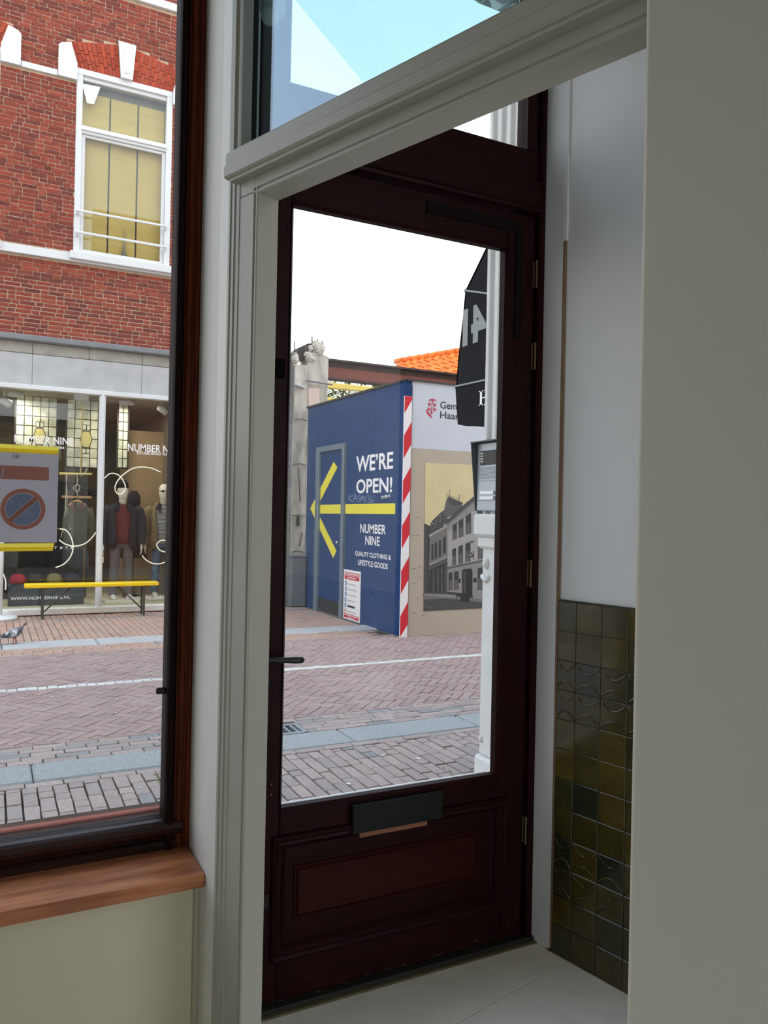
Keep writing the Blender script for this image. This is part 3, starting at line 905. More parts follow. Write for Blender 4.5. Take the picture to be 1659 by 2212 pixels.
# road: gutter courses, herringbone, white line, herringbone, far gutter
rd_ = thing('road', (2.0, 7.2, -0.05), kind='structure', label='reddish herringbone brick road with a white sett line')
GR = (1.757, 5.145, 2.043, 5.42)     # the gully sits here
git = []
for r in range(5):
    y = 5.145 + 0.078 * (r + 0.5)
    off = random.uniform(0, 0.2)
    for k in range(58):
        x = -4.6 + off + 0.2 * k
        segs = [(x - 0.1, x + 0.1)]
        if y < GR[3]:
            segs = [(p, q) for p, q in ((x - 0.1, min(x + 0.1, GR[0])), (max(x - 0.1, GR[2]), x + 0.1)) if q - p > 0.03] if x + 0.1 > GR[0] and x - 0.1 < GR[2] else segs
        for p, q in segs: git.append(((p + q) / 2, y, q - p - 0.006, 0.072, 0))
gg = [g for g in git if random.random() < 0.25]
lay(rd_, [g for g in git if g not in gg], 'paver', 90, 0.07, 0.2, 'gutter_paver')
lay(rd_, gg, 'greypaver', 30, 0.07, 0.2, 'gutter_paver')
HW, HL = 0.080, 0.200
hb = []; cutm = MB()
c45 = math.cos(PI / 4)


def herring(xa, xb, ya, yb):
    n = 90
    for i in range(-n, n):
        for j in range(-n // 2, n // 2):
            for v in (0, 1):
                ox, oy = i * HW + j * HL, -i * HW + j * HL
                if v == 0: lx, ly, l, w = ox + HL / 2, oy + HW / 2, HL, HW
                else: lx, ly, l, w = ox + HW / 2, oy - HL / 2, HW, HL
                x = 2.2 + c45 * (lx - ly); y = 7.0 + c45 * (lx + ly)
                if not (xa < x < xb and ya - 0.12 < y < yb + 0.12): continue
                g = 0.0065
                poly = [(lx + a * (l - g) / 2, ly + b * (w - g) / 2) for a, b in ((-1, -1), (1, -1), (1, 1), (-1, 1))]
                poly = [(2.2 + c45 * (a - b), 7.0 + c45 * (a + b)) for a, b in poly]
                lo = min(p[1] for p in poly); hi = max(p[1] for p in poly)
                if lo > ya and hi < yb:
                    hb.append((x, y, HL - g, HW - g, PI / 4 if v == 0 else 3 * PI / 4))
                else:
                    poly = clip_poly(clip_poly(poly, 0, -1, -ya), 0, 1, yb)
                    if len(poly) > 2:
                        top_prism(cutm, poly, -PH, random.uniform(-.003, .002), 0.0035)


herring(-4.5, 8.5, 5.54, 7.232)
herring(-4.5, 10.5, 7.335, 8.95)
lay(rd_, hb, 'roadpaver', 300, HW, HL)
cutm.build('paver_cut', 'roadpaver', rd_, kind='stuff', recalc=False)
wl = [(-4.5 + 0.0795 * k, 7.284, 0.075, 0.094, 0) for k in range(175)]
lay(rd_, wl, 'whitesett', 90, 0.08, 0.1, 'white_sett', 0.001)
fg = []
for r in range(5):
    y = 8.955 + 0.085 * (r + 0.5)
    off = random.uniform(0, 0.2)
    for k in range(45): fg.append((-4.5 + off + 0.2 * k, y, 0.194, 0.079, 0))
lay(rd_, [f for f in fg if f[0] < 4.5 or f[1] < 8.6], 'farpaver', 40, 0.08, 0.2, 'gutter_paver')

# far kerb and far pavement (a little raised)
FZ2 = 0.0
kf = thing('kerb_far', (1.5, 9.6, -0.05), kind='structure', label='grey stone kerb along the far pavement')
j1 = [(1.139, 9.810, 0.000)][0][0]
for k in range(-5, 4):
    a = j1 + 1.0 * k
    MB().cbox((a + 0.003, 9.40, -0.2), (a + 0.997, 9.79, FZ2 + 0.012), 0.02).build('kerb_stone', 'stone2' if 0 else 'stone', kf)
fp = thing('sidewalk_far', (1.5, 11, -0.05), kind='structure', label='orange-brown brick pavement in front of the clothes shop')
its = columns(-4.5, 4.62, 9.80, 11.68, 0.082, 0.006, 0.0, [0.2, 0.2, 0.2, 0.1])
its += columns(-4.5, 4.62, 11.79, 12.16, 0.082, 0.006, 0.0, [0.2, 0.1])
lay(fp, its, 'farpaver', 280, 0.08, 0.2, 'paver', FZ2)
lay(fp, [(-4.4 + 0.2 * k, 11.735, 0.194, 0.10, 0) for k in range(45)], 'greypaver', 20, 0.08, 0.2, 'edge_paver', FZ2)

# gullies
def gully(name_loc, w, d, label, rz=0.0):
    x, y = name_loc
    g = thing('drain_gully', (x, y, 0), label, 'drain')
    ir = mat('galvanised_iron', (150, 158, 162), 0.45, metal=0.5, var=0.15, scale=20)
    MB().box((x - w / 2, y - d / 2, -0.12), (x + w / 2, y + d / 2, -0.028)).build('pit', 'blackmatte', g)
    mb = MB()
    for a, b in (((x - w / 2, y - d / 2), (x + w / 2, y - d / 2 + 0.03)), ((x - w / 2, y + d / 2 - 0.03), (x + w / 2, y + d / 2)),
                 ((x - w / 2, y - d / 2), (x - w / 2 + 0.03, y + d / 2)), ((x + w / 2 - 0.03, y - d / 2), (x + w / 2, y + d / 2))):
        mb.cbox((a[0], a[1], -0.03), (b[0], b[1], 0.004 + 0.001 * (a[1] == b[1] or b[0] - a[0] < 0.05)), 0.004)
    mb.build('frame', ir, g)
    n = max(3, int(w / 0.05))
    for k in range(1, n):
        xx = x - w / 2 + w * k / n
        MB().cbox((xx - 0.009, y - d / 2 + 0.02, -0.03), (xx + 0.009, y + d / 2 - 0.02, -0.001), 0.003).build('bar', ir, g)
    return g


gully((1.90, 5.275), 0.28, 0.25, 'steel drain gully in the gutter beside the near kerb')
gx = [(1.810, 9.427, -0.000)][0]
gully((gx[0] + 0.1, 9.28), 0.34, 0.22, 'small drain gully at the far kerb beside the window frame')

# chewing gum spots, moss in the joints, grass at the hoarding
mb = MB()
for k in range(60):
    x, y = random.uniform(-0.5, 4.5), random.choice([random.uniform(3.0, 4.7), random.uniform(5.2, 9.0), random.uniform(9.8, 12)])
    r = random.uniform(0.006, 0.016)
    mb.add([(x + r * (1 + .3 * math.sin(3 * a)) * math.cos(a), y + r * 1.3 * math.sin(a), 0.0055) for a in [2 * PI * q / 9 for q in range(9)]], [list(range(9))])
mb.build('gum_spots', mat('gum_grey_white', (206, 206, 200), 0.8), label='pale chewing gum spots trodden into the paving', cat='gum', kind='stuff')
mb = MB()
for x, ya, yb in ((0.885, 4.05, 4.68), (0.965, 4.35, 4.68), (2.52, 3.9, 4.1)):
    y = ya
    while y < yb:
        l = random.uniform(0.01, 0.05)
        mb.tube([(x + random.uniform(-.003, .003), y, -0.004), (x + random.uniform(-.003, .003), y + l, 0.0)], random.uniform(0.003, 0.006), 5)
        y += l + random.uniform(0, 0.06)
mb.build('joint_moss', mat('moss', (104, 112, 52), 0.95, var=0.3, scale=60), label='green moss growing in joints of the near pavement', cat='moss', kind='stuff')


# ================================================================== BRICK HOUSE ACROSS THE STREET
FY = 12.20                      # face of the brickwork
hs = thing('wall_brick_house', (0.5, FY, 0), kind='structure', label='red brick house front with white stone trim across the street')
mb = MB()
for a, b, z0, z1 in ((-4.5, 4.25, 3.95, 5.2), (-4.5, -1.38, 5.2, 8.0), (0.0, 1.0, 5.2, 8.0), (2.38, 4.25, 5.2, 8.0), (-4.5, 4.25, 8.0, 10.6)):
    mb.box((a, FY + 0.001, z0), (b, FY + 0.30, z1))
mb.build('mortar_bed', 'mortar', hs)
WINX = [(1.0, 2.38), (-1.38, 0.0)]
ZS, ZH = 5.28, 7.80           # sill and spring of the arch


def arch_z(x, a, b):
    """underside of the segmental arch"""
    return 7.985


def spans(z0, z1):
    """stretches of a course that trim and windows occupy"""
    if (z1 > 5.135 and z0 < 5.265) or (z1 > 7.78 and z0 < 7.875) or (z1 > 9.2 and z0 < 9.335): return None
    out = []
    for a, b in WINX:
        m_ = (a + b) / 2
        if z0 < 7.8 and z1 > 5.2: out.append((a, b))
        elif z1 > 7.8:
            xe = 0
            for k in range(41):
                f = k / 40
                if arch_z(m_ + 0.087 + f * 0.6, a, b) + 0.50 * (1 - 0.30 * f) > z0 + 0.01: xe = 0.087 + f * 0.6 + 0.04 + 0.10 * f + 0.01
            if z0 < 8.5: xe = max(xe, 0.125)
            if xe: out.append((m_ - xe, m_ + xe))
            if z0 < 8.23: out += [(a - 0.255, a), (b, b + 0.255)]
    return out


bl = []
rowh = 0.0615
z = 4.005
row = 0
rb = random.Random(5)
while z < 10.5:
    sp_ = spans(z, z + rowh)
    x = -4.5 + (0.055 if row % 2 else 0.0) + rb.uniform(-.01, .01)
    k = row % 3
    while x < 4.24:
        l = 0.212 if (k % 2 == 0) else 0.105
        if rb.random() < 0.12: l = 0.16
        l = min(l, 4.25 - x)
        segs = [(x, x + l)] if sp_ is not None else []
        for p, q in sp_ or []:
            nx = []
            for u, w in segs:
                if q <= u or p >= w: nx.append((u, w))
                else:
                    if u < p: nx.append((u, p))
                    if w > q: nx.append((q, w))
            segs = nx
        for u, w in segs:
            if w - u > 0.025:
                bl.append(((u + w) / 2, z, w - u - (0.011 if z < 4.75 else 0.008), rowh - (0.012 if z < 4.75 else 0.0085)))
        x += l; k += 1
    z += rowh; row += 1
seen = []
rest = []
for it in bl:
    v = in_view((it[0], FY, it[1]))
    if v and -20 < v[0] < 372 and v[1] > 0: seen.append((it[1] + 0.2 * it[0], it))
    else: rest.append(it)
seen.sort(key=lambda q: q[0])
rest += [q[1] for q in seen[298:]]
cache = {}


def wall_brick(l, h, s):
    m = brick_mesh('brick', l, h, 0.022, 0.0035, 'brick', s, 0.002)
    m.transform(Matrix.Rotation(PI / 2, 4, 'X'))
    return m


for k, (d_, (x, zz, l, h)) in enumerate(seen[:298]):
    key = (round(l, 3), round(h, 3), k % 5)
    if key not in cache: cache[key] = wall_brick(l, h, k)
    piece(cache[key], 'brick', (x, FY + 0.016 + random.uniform(-.003, .002), zz + h / 2), hs, ry=random.uniform(-.012, .012))
mb = MB()
for x, zz, l, h in rest:
    yo = FY - 0.006 + random.uniform(-.003, .003); c_ = 0.0035; t = random.uniform(-.002, .002)
    x0, x1, z0, z1 = x - l / 2, x + l / 2, zz + t, zz + h + t
    o = [(x0, z0), (x1, z0), (x1, z1), (x0, z1)]; i_ = [(x0 + c_, z0 + c_), (x1 - c_, z0 + c_), (x1 - c_, z1 - c_), (x0 + c_, z1 - c_)]
    mb.add([(a, yo + 0.02, b) for a, b in o] + [(a, yo + 0.004, b) for a, b in o] + [(a, yo, b) for a, b in i_],
           [(q, (q + 1) % 4, 4 + (q + 1) % 4, 4 + q) for q in range(4)] + [(4 + q, 4 + (q + 1) % 4, 8 + (q + 1) % 4, 8 + q) for q in range(4)] + [(8, 9, 10, 11)])
mb.build('brick_field', 'brick', hs, kind='stuff', recalc=True)
# stone trim
MB().cbox((-4.5, FY - 0.05, 5.14), (4.25, FY + 0.05, 5.26), 0.006).build('sill_band', 'white', hs)
MB().cbox((-4.5, FY - 0.05, 9.21), (4.25, FY + 0.05, 9.33), 0.006).build('cornice_band', 'white', hs)
for a, b in ((-4.5, -1.64), (0.26, 0.74), (2.64, 4.25)):
    MB().cbox((a, FY - 0.03, 7.785), (b, FY + 0.05, 7.872), 0.005).build('string_band', 'white', hs)
for wi, (a, b) in enumerate(WINX):
    for p, s in ((a, -1), (b, 1)):
        o = [(p, 7.785), (p - s * -0.255, 7.785), (p + s * 0.255, 8.23), (p + s * 0.21, 8.27), (p + s * 0.09, 8.31), (p, 8.02)]
        MB().prism([(x, FY - 0.055, zz) for x, zz in o], (0, 0.12, 0)).build('impost_block', 'white', hs)
    m_ = (a + b) / 2
    ks = MB().prism([(m_ + x, FY - 0.06, zz) for x, zz in ((-0.085, 7.985), (0.085, 7.985), (0.125, 8.51), (-0.125, 8.51))], (0, 0.12, 0)).build('keystone', 'white', hs)
    MB().prism([(m_ + x, FY - 0.066, zz) for x, zz in ((-0.04, 8.06), (0.04, 8.06), (0.065, 8.44), (-0.065, 8.44))], (0, 0.01, 0)).build('keystone_panel', 'white', ks)
    # arch of voussoir bricks standing on end
    n = 11
    for s in (-1, 1):
        for k in range(n):
            for lay_ in (0, 1, 2):
                f0, f1 = (k + 0.06) / n, (k + 0.94) / n
                q = []
                zb = [0.0, 0.145, 0.29]; zt = [0.135, 0.28, 0.42]
                sh = 0.05 if k % 2 else 0.0
                for f, lv in ((f0, 0), (f1, 0), (f1, 1), (f0, 1)):
                    hh = (zb if lv == 0 else zt)[lay_] - (sh if (lay_ > 0 and lv == 0) or (lay_ < 2 and lv == 1) else 0)
                    xb_ = 0.087 + f * 0.60; lean = 0.04 + 0.10 * f
                    x = m_ + s * (xb_ + lean * hh / 0.4)
                    zz = arch_z(m_ + s * xb_, a, b) + hh * 1.17 * (1 - 0.30 * f)
                    q.append((x, FY - 0.016 + random.uniform(-.0005, .0005), zz))
                MB().prism(q, (0, 0.05, 0)).build('arch_brick', 'archbrick', hs)
    # white sash window set in the opening
    wd = thing('sash_window', (m_, FY + 0.05, 5.27), parent=hs)
    Y0, Y1 = FY - 0.01, FY + 0.12
    xa, xb_ = a, b
    MB().cbox((xa, Y0, 5.26), (xa + 0.085, Y1, 8.0), 0.008).build('frame', 'white', wd)
    MB().cbox((xb_ - 0.085, Y0, 5.26), (xb_, Y1, 8.0), 0.008).build('frame', 'white', wd)
    MB().cbox((xa - 0.001, Y0 - 0.004, 7.90), (xb_ + 0.001, Y1, 7.99), 0.004).build('head', 'white', wd)
    MB().cbox((xa + 0.085, Y0 + 0.03, 7.84), (xb_ - 0.085, Y1, 7.91), 0.006).build('head_bead', 'white', wd)
    MB().cbox((xa - 0.05, FY - 0.10, 5.17), (xb_ + 0.05, FY + 0.12, 5.285), 0.01).build('sill', 'white', wd)
    MB().cbox((xa + 0.07, FY + 0.0, 7.05), (xb_ - 0.07, FY + 0.11, 7.17), 0.01).build('transom', 'white', wd)
    MB().cbox((xa + 0.07, FY - 0.02, 7.09), (xb_ - 0.07, FY + 0.02, 7.13), 0.01).build('transom_lip', 'white', wd)
    for zz0, zz1 in ((5.285, 7.05),):
        MB().cbox((xa + 0.085, FY + 0.03, zz0), (xa + 0.135, FY + 0.09, zz1), 0.006).build('sash_stile', 'white', wd)
        MB().cbox((xb_ - 0.135, FY + 0.03, zz0), (xb_ - 0.085, FY + 0.09, zz1), 0.006).build('sash_stile', 'white', wd)
        MB().cbox((xa + 0.084, FY + 0.027, zz0), (xb_ - 0.084, FY + 0.09, zz0 + 0.075), 0.006).build('sash_rail', 'white', wd)
        MB().cbox((xa + 0.084, FY + 0.027, zz1 - 0.04), (xb_ - 0.084, FY + 0.09, zz1), 0.006).build('sash_rail', 'white', wd)
    MB().box((xa + 0.08, FY + 0.06, 5.3), (xb_ - 0.08, FY + 0.064, 7.06)).build('pane', 'shopglass', wd)
    MB().box((xa + 0.08, FY + 0.06, 7.12), (xb_ - 0.08, FY + 0.064, 7.87)).build('pane', 'shopglass', wd)
    # three blind panels, the yellow of a reflected brick front painted in
    bw = (xb_ - xa - 0.16) / 3
    yb_ = mat('reflection_yellow_blind', (190, 166, 96), 0.9, var=0.10, scale=2.2, stretch=(1, 1, 6))
    for k in range(3):
        MB().box((xa + 0.08 + bw * k + 0.012, FY + 0.13, 5.28), (xa + 0.08 + bw * (k + 1) - 0.012, FY + 0.135, 7.72)).build('blind_panel', yb_, wd)
    MB().box((xa + 0.02, FY + 0.16, 5.2), (xb_ - 0.02, FY + 0.17, 8.0)).build('room_back', mat('dim_room', (120, 118, 108), 0.9), wd)
    for zz in (5.555, 5.87):
        r_ = thing('guard_rail', (m_, FY - 0.05, zz), parent=wd)
        MB().cbox((xa + 0.02, FY - 0.075, zz), (xb_ - 0.06, FY - 0.05, zz + 0.035), 0.006).build('bar', 'white', r_)
        for xx in (xa + 0.03, xb_ - 0.09):
            MB().cbox((xx, FY - 0.05, zz - 0.03), (xx + 0.03, FY + 0.03, zz + 0.02), 0.004).build('bracket', 'white', r_)
    if wi == 0:
        t_ = [(1.075, 7.802), (1.333, 7.817), (1.248, 7.540), (1.151, 7.529)]  # flat white shape standing in for a keystone reflected in the glass
        MB().prism([(x, FY + 0.054, zz) for x, zz in t_], (0, 0.003, 0)).build('reflected_keystone', 'letter', wd)
        pl = thing('window_ornament', (1.72, FY + 0.1, 5.36), parent=wd)
        MB().tube([(1.72, FY + 0.1, 5.36), (1.72, FY + 0.1, 5.46), (1.725, FY + 0.1, 5.56), (1.725, FY + 0.1, 5.78)], [0.05, 0.02, 0.008, 0.004], 8).build('stand', mat('grey_ornament', (120, 120, 112), 0.6), pl)
# bluestone lintel zone
MB().prism([(-4.5, y, zz) for y, zz in ((FY + 0.1, 3.90), (FY - 0.10, 3.90), (FY - 0.12, 3.92), (FY - 0.12, 3.975), (FY - 0.05, 4.005), (FY + 0.1, 4.005))], (8.75, 0, 0)).build('ledge', 'lead', hs)
js = [0.49 + 0.755 * k for k in range(-7, 6)]
jl = [0.49 + 0.755 * 2 * k for k in range(-4, 4)]
MB().box((-4.5, FY + 0.0, 3.28), (4.25, FY + 0.3, 3.92)).build('lintel_core', 'darkjoint', hs)
for a, b in zip(js, js[1:]):
    if a > 4.2: break
    MB().cbox((a + 0.003, FY - 0.05, 3.738), (min(b, 4.25) - 0.003, FY + 0.05, 3.898), 0.004).build('stone_slab', 'stone2', hs)
for a, b in zip(jl, jl[1:]):
    if a > 4.2: break
    MB().cbox((a + 0.002, FY - 0.045, 3.292), (min(b, 4.25) - 0.002, FY + 0.05, 3.733), 0.004).build('stone_slab', 'stone', hs)
MB().box((2.60, FY + 0.0, 0), (4.25, FY + 0.3, 3.3)).build('pier', 'stone2', hs)
MB().box((-4.5, FY + 0.0, 0), (-1.6, FY + 0.3, 3.3)).build('pier', 'stone2', hs)

# ------------------------------------------------------------------ clothes shop front
sw = thing('shop_window', (0.5, FY, 0), 'white framed display window of the clothes shop with lettering', 'shop window')
MB().cbox((-1.62, FY - 0.07, 3.228), (2.62, FY + 0.08, 3.292), 0.006).build('head_rail', 'white', sw)
for a, b in ((1.408, 1.492), (-1.62, -1.54), (2.54, 2.62), (-0.09, -0.01)):
    MB().cbox((a, FY - 0.06, 0.10), (b, FY + 0.08, 3.23), 0.008).build('mullion', 'white', sw)
    MB().cbox((a + 0.022, FY - 0.075, 0.10), (b - 0.022, FY - 0.05, 3.23), 0.006).build('mullion_bead', 'white', sw)
MB().cbox((-1.62, FY - 0.08, 0.012), (2.62, FY + 0.08, 0.105), 0.01).build('bottom_rail', mat('flaking_white_paint', (226, 226, 220), 0.6, var=0.08, scale=30), sw)
MB().box((-1.62, FY - 0.06, -0.03), (2.62, FY + 0.1, 0.014)).build('plinth', 'blackmatte', sw)
for a, b in ((-1.54, -0.09), (-0.01, 1.408), (1.492, 2.54)):
    MB().box((a - 0.01, FY + 0.0, 0.1), (b + 0.01, FY + 0.004, 3.235)).build('pane', 'shopglass', sw)
GY = FY - 0.003
X3 = Vector((1, 0, 0))
def shop_text(s, r, bold=0.0, shear=0.0, m='letter'):
    """r: (x0, z0, x1, z1) on the glass"""
    mb = MB(); add_text(mb, s, (r[0], GY, r[1]), (r[2] - r[0], 0, 0), (0, 0, r[3] - r[1]), bold, 0, False, shear)
    return mb.build('lettering', m, sw, recalc=False)
t1 = [(0.282, 2.450), (1.058, 2.462), (1.056, 2.563), (1.825, 2.430), (1.823, 2.548)]
shop_text('NUMBER NINE', (t1[0][0], t1[0][1] + 0.02, t1[1][0], t1[0][1] + 0.125), 0.012)
shop_text('NUMBER NINE', (t1[3][0], t1[3][1] - 0.003, t1[3][0] + (t1[1][0] - t1[0][0]) * 1.03, t1[3][1] + 0.112), 0.014)
e1 = [(1.961, 2.388), (0.939, 2.415)]
shop_text('ESTABLISHED IN 2004', (e1[0][0], e1[0][1], e1[0][0] + 0.58, e1[0][1] + 0.038), 0.012)
shop_text('ESTABLISHED IN 2004', (e1[1][0] - 0.56, e1[1][1] - 0.01, e1[1][0], e1[1][1] + 0.028), 0.012)
w_ = [(0.278, 0.234), (1.065, 0.243), (1.864, 0.212)]
shop_text('WWW.NUMBERNINE.NL', (w_[0][0], w_[0][1] - 0.005, w_[1][0], w_[0][1] + 0.038), 0.006)
shop_text('WWW.NUMBERNINE.NL', (w_[2][0] - 0.02, w_[2][1] - 0.02, w_[2][0] + 0.80, w_[2][1] + 0.022), 0.004)
tt = [(0.838, 0.954), (1.075, 0.967)]
mb = MB()
for k, ch in enumerate('TØTE'):
    x = tt[0][0] + (tt[1][0] - tt[0][0]) * k / 3.3
    add_text(mb, ch, (x, GY, tt[0][1]), (0.032, 0, 0), (0, 0, 0.036), 0.02, 0, False, 0.2)
mb.build('lettering', 'letter', sw, recalc=False)

# shop room behind the glass
MB().box((-1.7, FY + 0.1, 0), (2.7, 16.2, 0.10)).build('floor_shop', mat('pale_floor_shop', (206, 196, 158), 0.7), kind='structure', label='pale display floor inside the clothes shop')
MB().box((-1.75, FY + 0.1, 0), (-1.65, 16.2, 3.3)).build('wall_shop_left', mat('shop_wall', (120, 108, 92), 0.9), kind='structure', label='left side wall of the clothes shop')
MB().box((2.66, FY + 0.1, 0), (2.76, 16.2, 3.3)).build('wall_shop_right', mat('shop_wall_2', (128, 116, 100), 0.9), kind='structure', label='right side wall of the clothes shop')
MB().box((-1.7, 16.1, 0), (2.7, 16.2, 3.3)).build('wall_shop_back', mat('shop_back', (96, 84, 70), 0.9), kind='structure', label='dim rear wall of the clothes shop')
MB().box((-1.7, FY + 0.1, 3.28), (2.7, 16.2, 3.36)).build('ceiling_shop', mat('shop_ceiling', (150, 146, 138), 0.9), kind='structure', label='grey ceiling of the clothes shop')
MB().box((1.95, 13.80, 0.1), (2.66, 13.85, 2.9)).build('wall_timber_screen', mat('tan_screen', (168, 142, 108), 0.7, var=0.08, scale=4, stretch=(6, 1, 0.4)), kind='structure', label='tan timber screen behind the mannequins')
MB().box((-0.02, 13.62, 0.1), (1.43, 13.70, 1.98)).build('wall_dark_screen', mat('dark_display_board', (30, 30, 32), 0.8), kind='structure', label='dark display board behind the tote bags')

# leaded glass screens
lead = mat('lead_came', (46, 44, 36), 0.7)
LG = piece_mat('cathedral_glass', [(206, 207, 180), (188, 190, 166), (214, 214, 190), (176, 180, 158), (200, 204, 184)], 0.3, 0.3, 9, 0.3)
LG.node_tree.nodes['Principled BSDF'].inputs['Emission Strength'].default_value = 0.10  # faint glow stands in for daylight behind the leaded panes
lk = [n for n in LG.node_tree.links if n.to_socket.name == 'Base Color'][0].from_socket
LG.node_tree.links.new(lk, LG.node_tree.nodes['Principled BSDF'].inputs['Emission Color'])
def leaded(px, label):
    """px: (x0, z0, x1, z1), columns, medallion column/row, y"""
    (x0, z0, x1, z1), nc, med, y = px
    g = thing('leaded_glass', ((x0 + x1) / 2, y, z0), label, 'stained glass', 'leaded glass screens in the clothes shop')
    MB().box((x0 - 0.02, y + 0.006, z0 - 0.02), (x1 + 0.02, y + 0.016, z1 + 0.02)).build('lead_grid', lead, g)
    cw = (x1 - x0) / nc; rh = 0.158; nr = int((z1 - z0) / rh + 0.5); rh = (z1 - z0) / nr
    me = MB().cbox((-cw / 2 + 0.006, -0.004, -rh / 2 + 0.006), (cw / 2 - 0.006, 0.004, rh / 2 - 0.006), 0.003).mesh('pane', LG)
    for i in range(nc):
        for j in range(nr):
            piece(me, 'pane', (x0 + cw * (i + .5), y, z1 - rh * (j + .5)), g)
    if med:
        cx_, cz_ = x0 + cw * med[0], z1 - rh * med[1]
        hexa = lambda k: [(cx_ + a * k, y, cz_ + b * k) for a, b in ((-0.05, .14), (.05, .14), (.095, 0), (.05, -.14), (-.05, -.14), (-.095, 0))]
        MB().prism([(x, y - 0.006, z) for x, _, z in hexa(1.0)], (0, 0.012, 0)).build('medallion_lead', lead, g)
        MB().prism([(x, y - 0.009, z) for x, _, z in hexa(0.88)], (0, 0.006, 0)).build('medallion', mat('amber_glass', (196, 186, 120), 0.3, emit=0.08), g)  # medallion glows slightly in place of light from behind
        for s in (-1, 1):
            for t in (-1, 1):
                MB().box((cx_ + t * 0.03 - 0.022, y - 0.007, cz_ + s * 0.19 - 0.035), (cx_ + t * 0.03 + 0.022, y + 0.004, cz_ + s * 0.19 + 0.035)).build('small_pane', LG, g)
                MB().box((cx_ + t * 0.03 - 0.03, y - 0.0055, cz_ + s * 0.19 - 0.045), (cx_ + t * 0.03 + 0.03, y - 0.0045, cz_ + s * 0.19 + 0.045)).build('small_lead', lead, g)
L1 = [(0.323, 3.362), (0.905, 3.371), (1.057, 2.208), (1.519, 3.411), (1.834, 3.378), (1.987, 3.361), (1.996, 2.251), (0.650, 2.740), (1.343, 2.741)]
leaded(((L1[0][0], L1[2][1], L1[1][0], 3.42 - 0.14), 5, (2.9, 4.05), 13.3), 'leaded glass screen nearest the left, five panes wide with amber medallion')
leaded(((L1[2][0], L1[2][1], L1[3][0], 3.42 - 0.14), 4, (2.5, 4.05), 13.3), 'leaded glass screen just left of the white mullion, with amber medallion')
leaded(((L1[4][0], L1[2][1] + .02, L1[5][0], 3.42 - 0.14), 2, None, 13.3), 'narrow strip of leaded glass right of the white mullion')

# spotlights under the shop ceiling
for k, (pos, lab) in enumerate(((([(0.163, 12.600, 3.079)])[0], 'white shop spotlight above the parking notice'), (([(2.408, 12.600, 3.142)])[0], 'white shop spotlight above the bald mannequin'))):
    p = Vector(pos)
    s = thing('spotlight', p, lab, 'spotlight', 'ceiling spotlights in the clothes shop')
    MB().tube([p + Vector((-0.06, -0.03, 0.03)), p + Vector((0.06, 0.04, -0.03))], [0.055, 0.06], 16).build('can', 'white', s)
    MB().tube([p + Vector((-0.02, 0, 0.02)), p + Vector((-0.02, 0, 0.16)), p + Vector((-0.02, 0, 3.28 - p.z))], 0.012, 8).build('stem', 'white', s)
for k, (x, y) in enumerate(((0.3, 13.0), (1.9, 12.9), (0.6, 15.0))):  # invented lamps, added to brighten the shop interior
    l_ = thing('added_shop_lamp', (x, y, 3.22), ['added round fill lamp above the caps', 'added round fill lamp above the mannequins', 'added round fill lamp deep in the clothes shop'][k], 'lamp', 'added fill lamps in the clothes shop')
    MB().lathe([(0.12, 0.06), (0.12, 0.0), (0.1, 0.0), (0.1, 0.02)], (x, y, 3.22), 20).build('housing', 'white', l_)
    ld = bpy.data.lights.new('added_shop_light', 'AREA'); ld.shape = 'DISK'; ld.size = 0.2; ld.energy = 17; ld.color = (1.0, 0.9, 0.75)
    lo = bpy.data.objects.new('added_lamp_light', ld); COL.objects.link(lo); place(lo, (x, y, 3.215), l_)


# ================================================================== THINGS AT THE CLOTHES SHOP
def smooth_path(pts, n=6):
    pts = [Vector(p) for p in pts]
    P = [pts[0]] + pts + [pts[-1]]
    out = []
    for i in range(1, len(P) - 2):
        a, b, c_, d_ = P[i - 1], P[i], P[i + 1], P[i + 2]
        for k in range(n):
            t = k / n
            out.append(0.5 * ((2 * b) + (c_ - a) * t + (2 * a - 5 * b + 4 * c_ - d_) * t * t + (3 * b - a - 3 * c_ + d_) * t ** 3))
    out.append(pts[-1])
    return out


# yellow beer bench
bn = thing('bench', (1.34, 11.84, 0), 'long yellow folding bench on dark metal legs before the shop window', 'bench')
MB().cbox((0.436, 11.72, 0.436), (2.238, 11.965, 0.487), 0.008).build('seat', mat('glossy_yellow_paint', (238, 202, 10), 0.35), bn)
st = mat('dark_olive_steel', (62, 60, 52), 0.5)
for x, s in ((0.672, 1), (2.03, -1)):
    lg = thing('leg_frame', (x, 11.84, 0), parent=bn)
    for y in (11.745, 11.94):
        MB().cbox((x - 0.014, y - 0.010, 0), (x + 0.014, y + 0.010, 0.43), 0.003).build('leg', st, lg)
    MB().cbox((x - 0.012, 11.745, 0.10), (x + 0.012, 11.94, 0.125), 0.003).build('crossbar', st, lg)
    MB().cbox((x - 0.06, 11.735, 0.418), (x + 0.06, 11.95, 0.437), 0.003).build('hinge_plate', st, lg)
    MB().tube([(x + s * 0.02, 11.80, 0.10), (x + s * 0.36, 11.80, 0.43)], 0.010, 8).build('brace', st, lg)
    MB().cbox((x + s * 0.36 - 0.02, 11.775, 0.42), (x + s * 0.36 + 0.02, 11.825, 0.437), 0.003).build('brace_plate', st, lg)

# white stand with round foot
sp_ = thing('stand', (0.13, 11.90, 0), 'white pole on a round white foot at the left edge', 'stand')
MB().lathe([(0.235, 0.0), (0.235, 0.03), (0.225, 0.045), (0.20, 0.05), (0.05, 0.055), (0.03, 0.07)], (0.13, 11.90, 0), 36).build('foot', 'white', sp_)
MB().lathe([(0.024, 0.06), (0.024, 1.30), (0.012, 1.32)], (0.15, 11.90, 0), 16).build('pole', 'white', sp_)

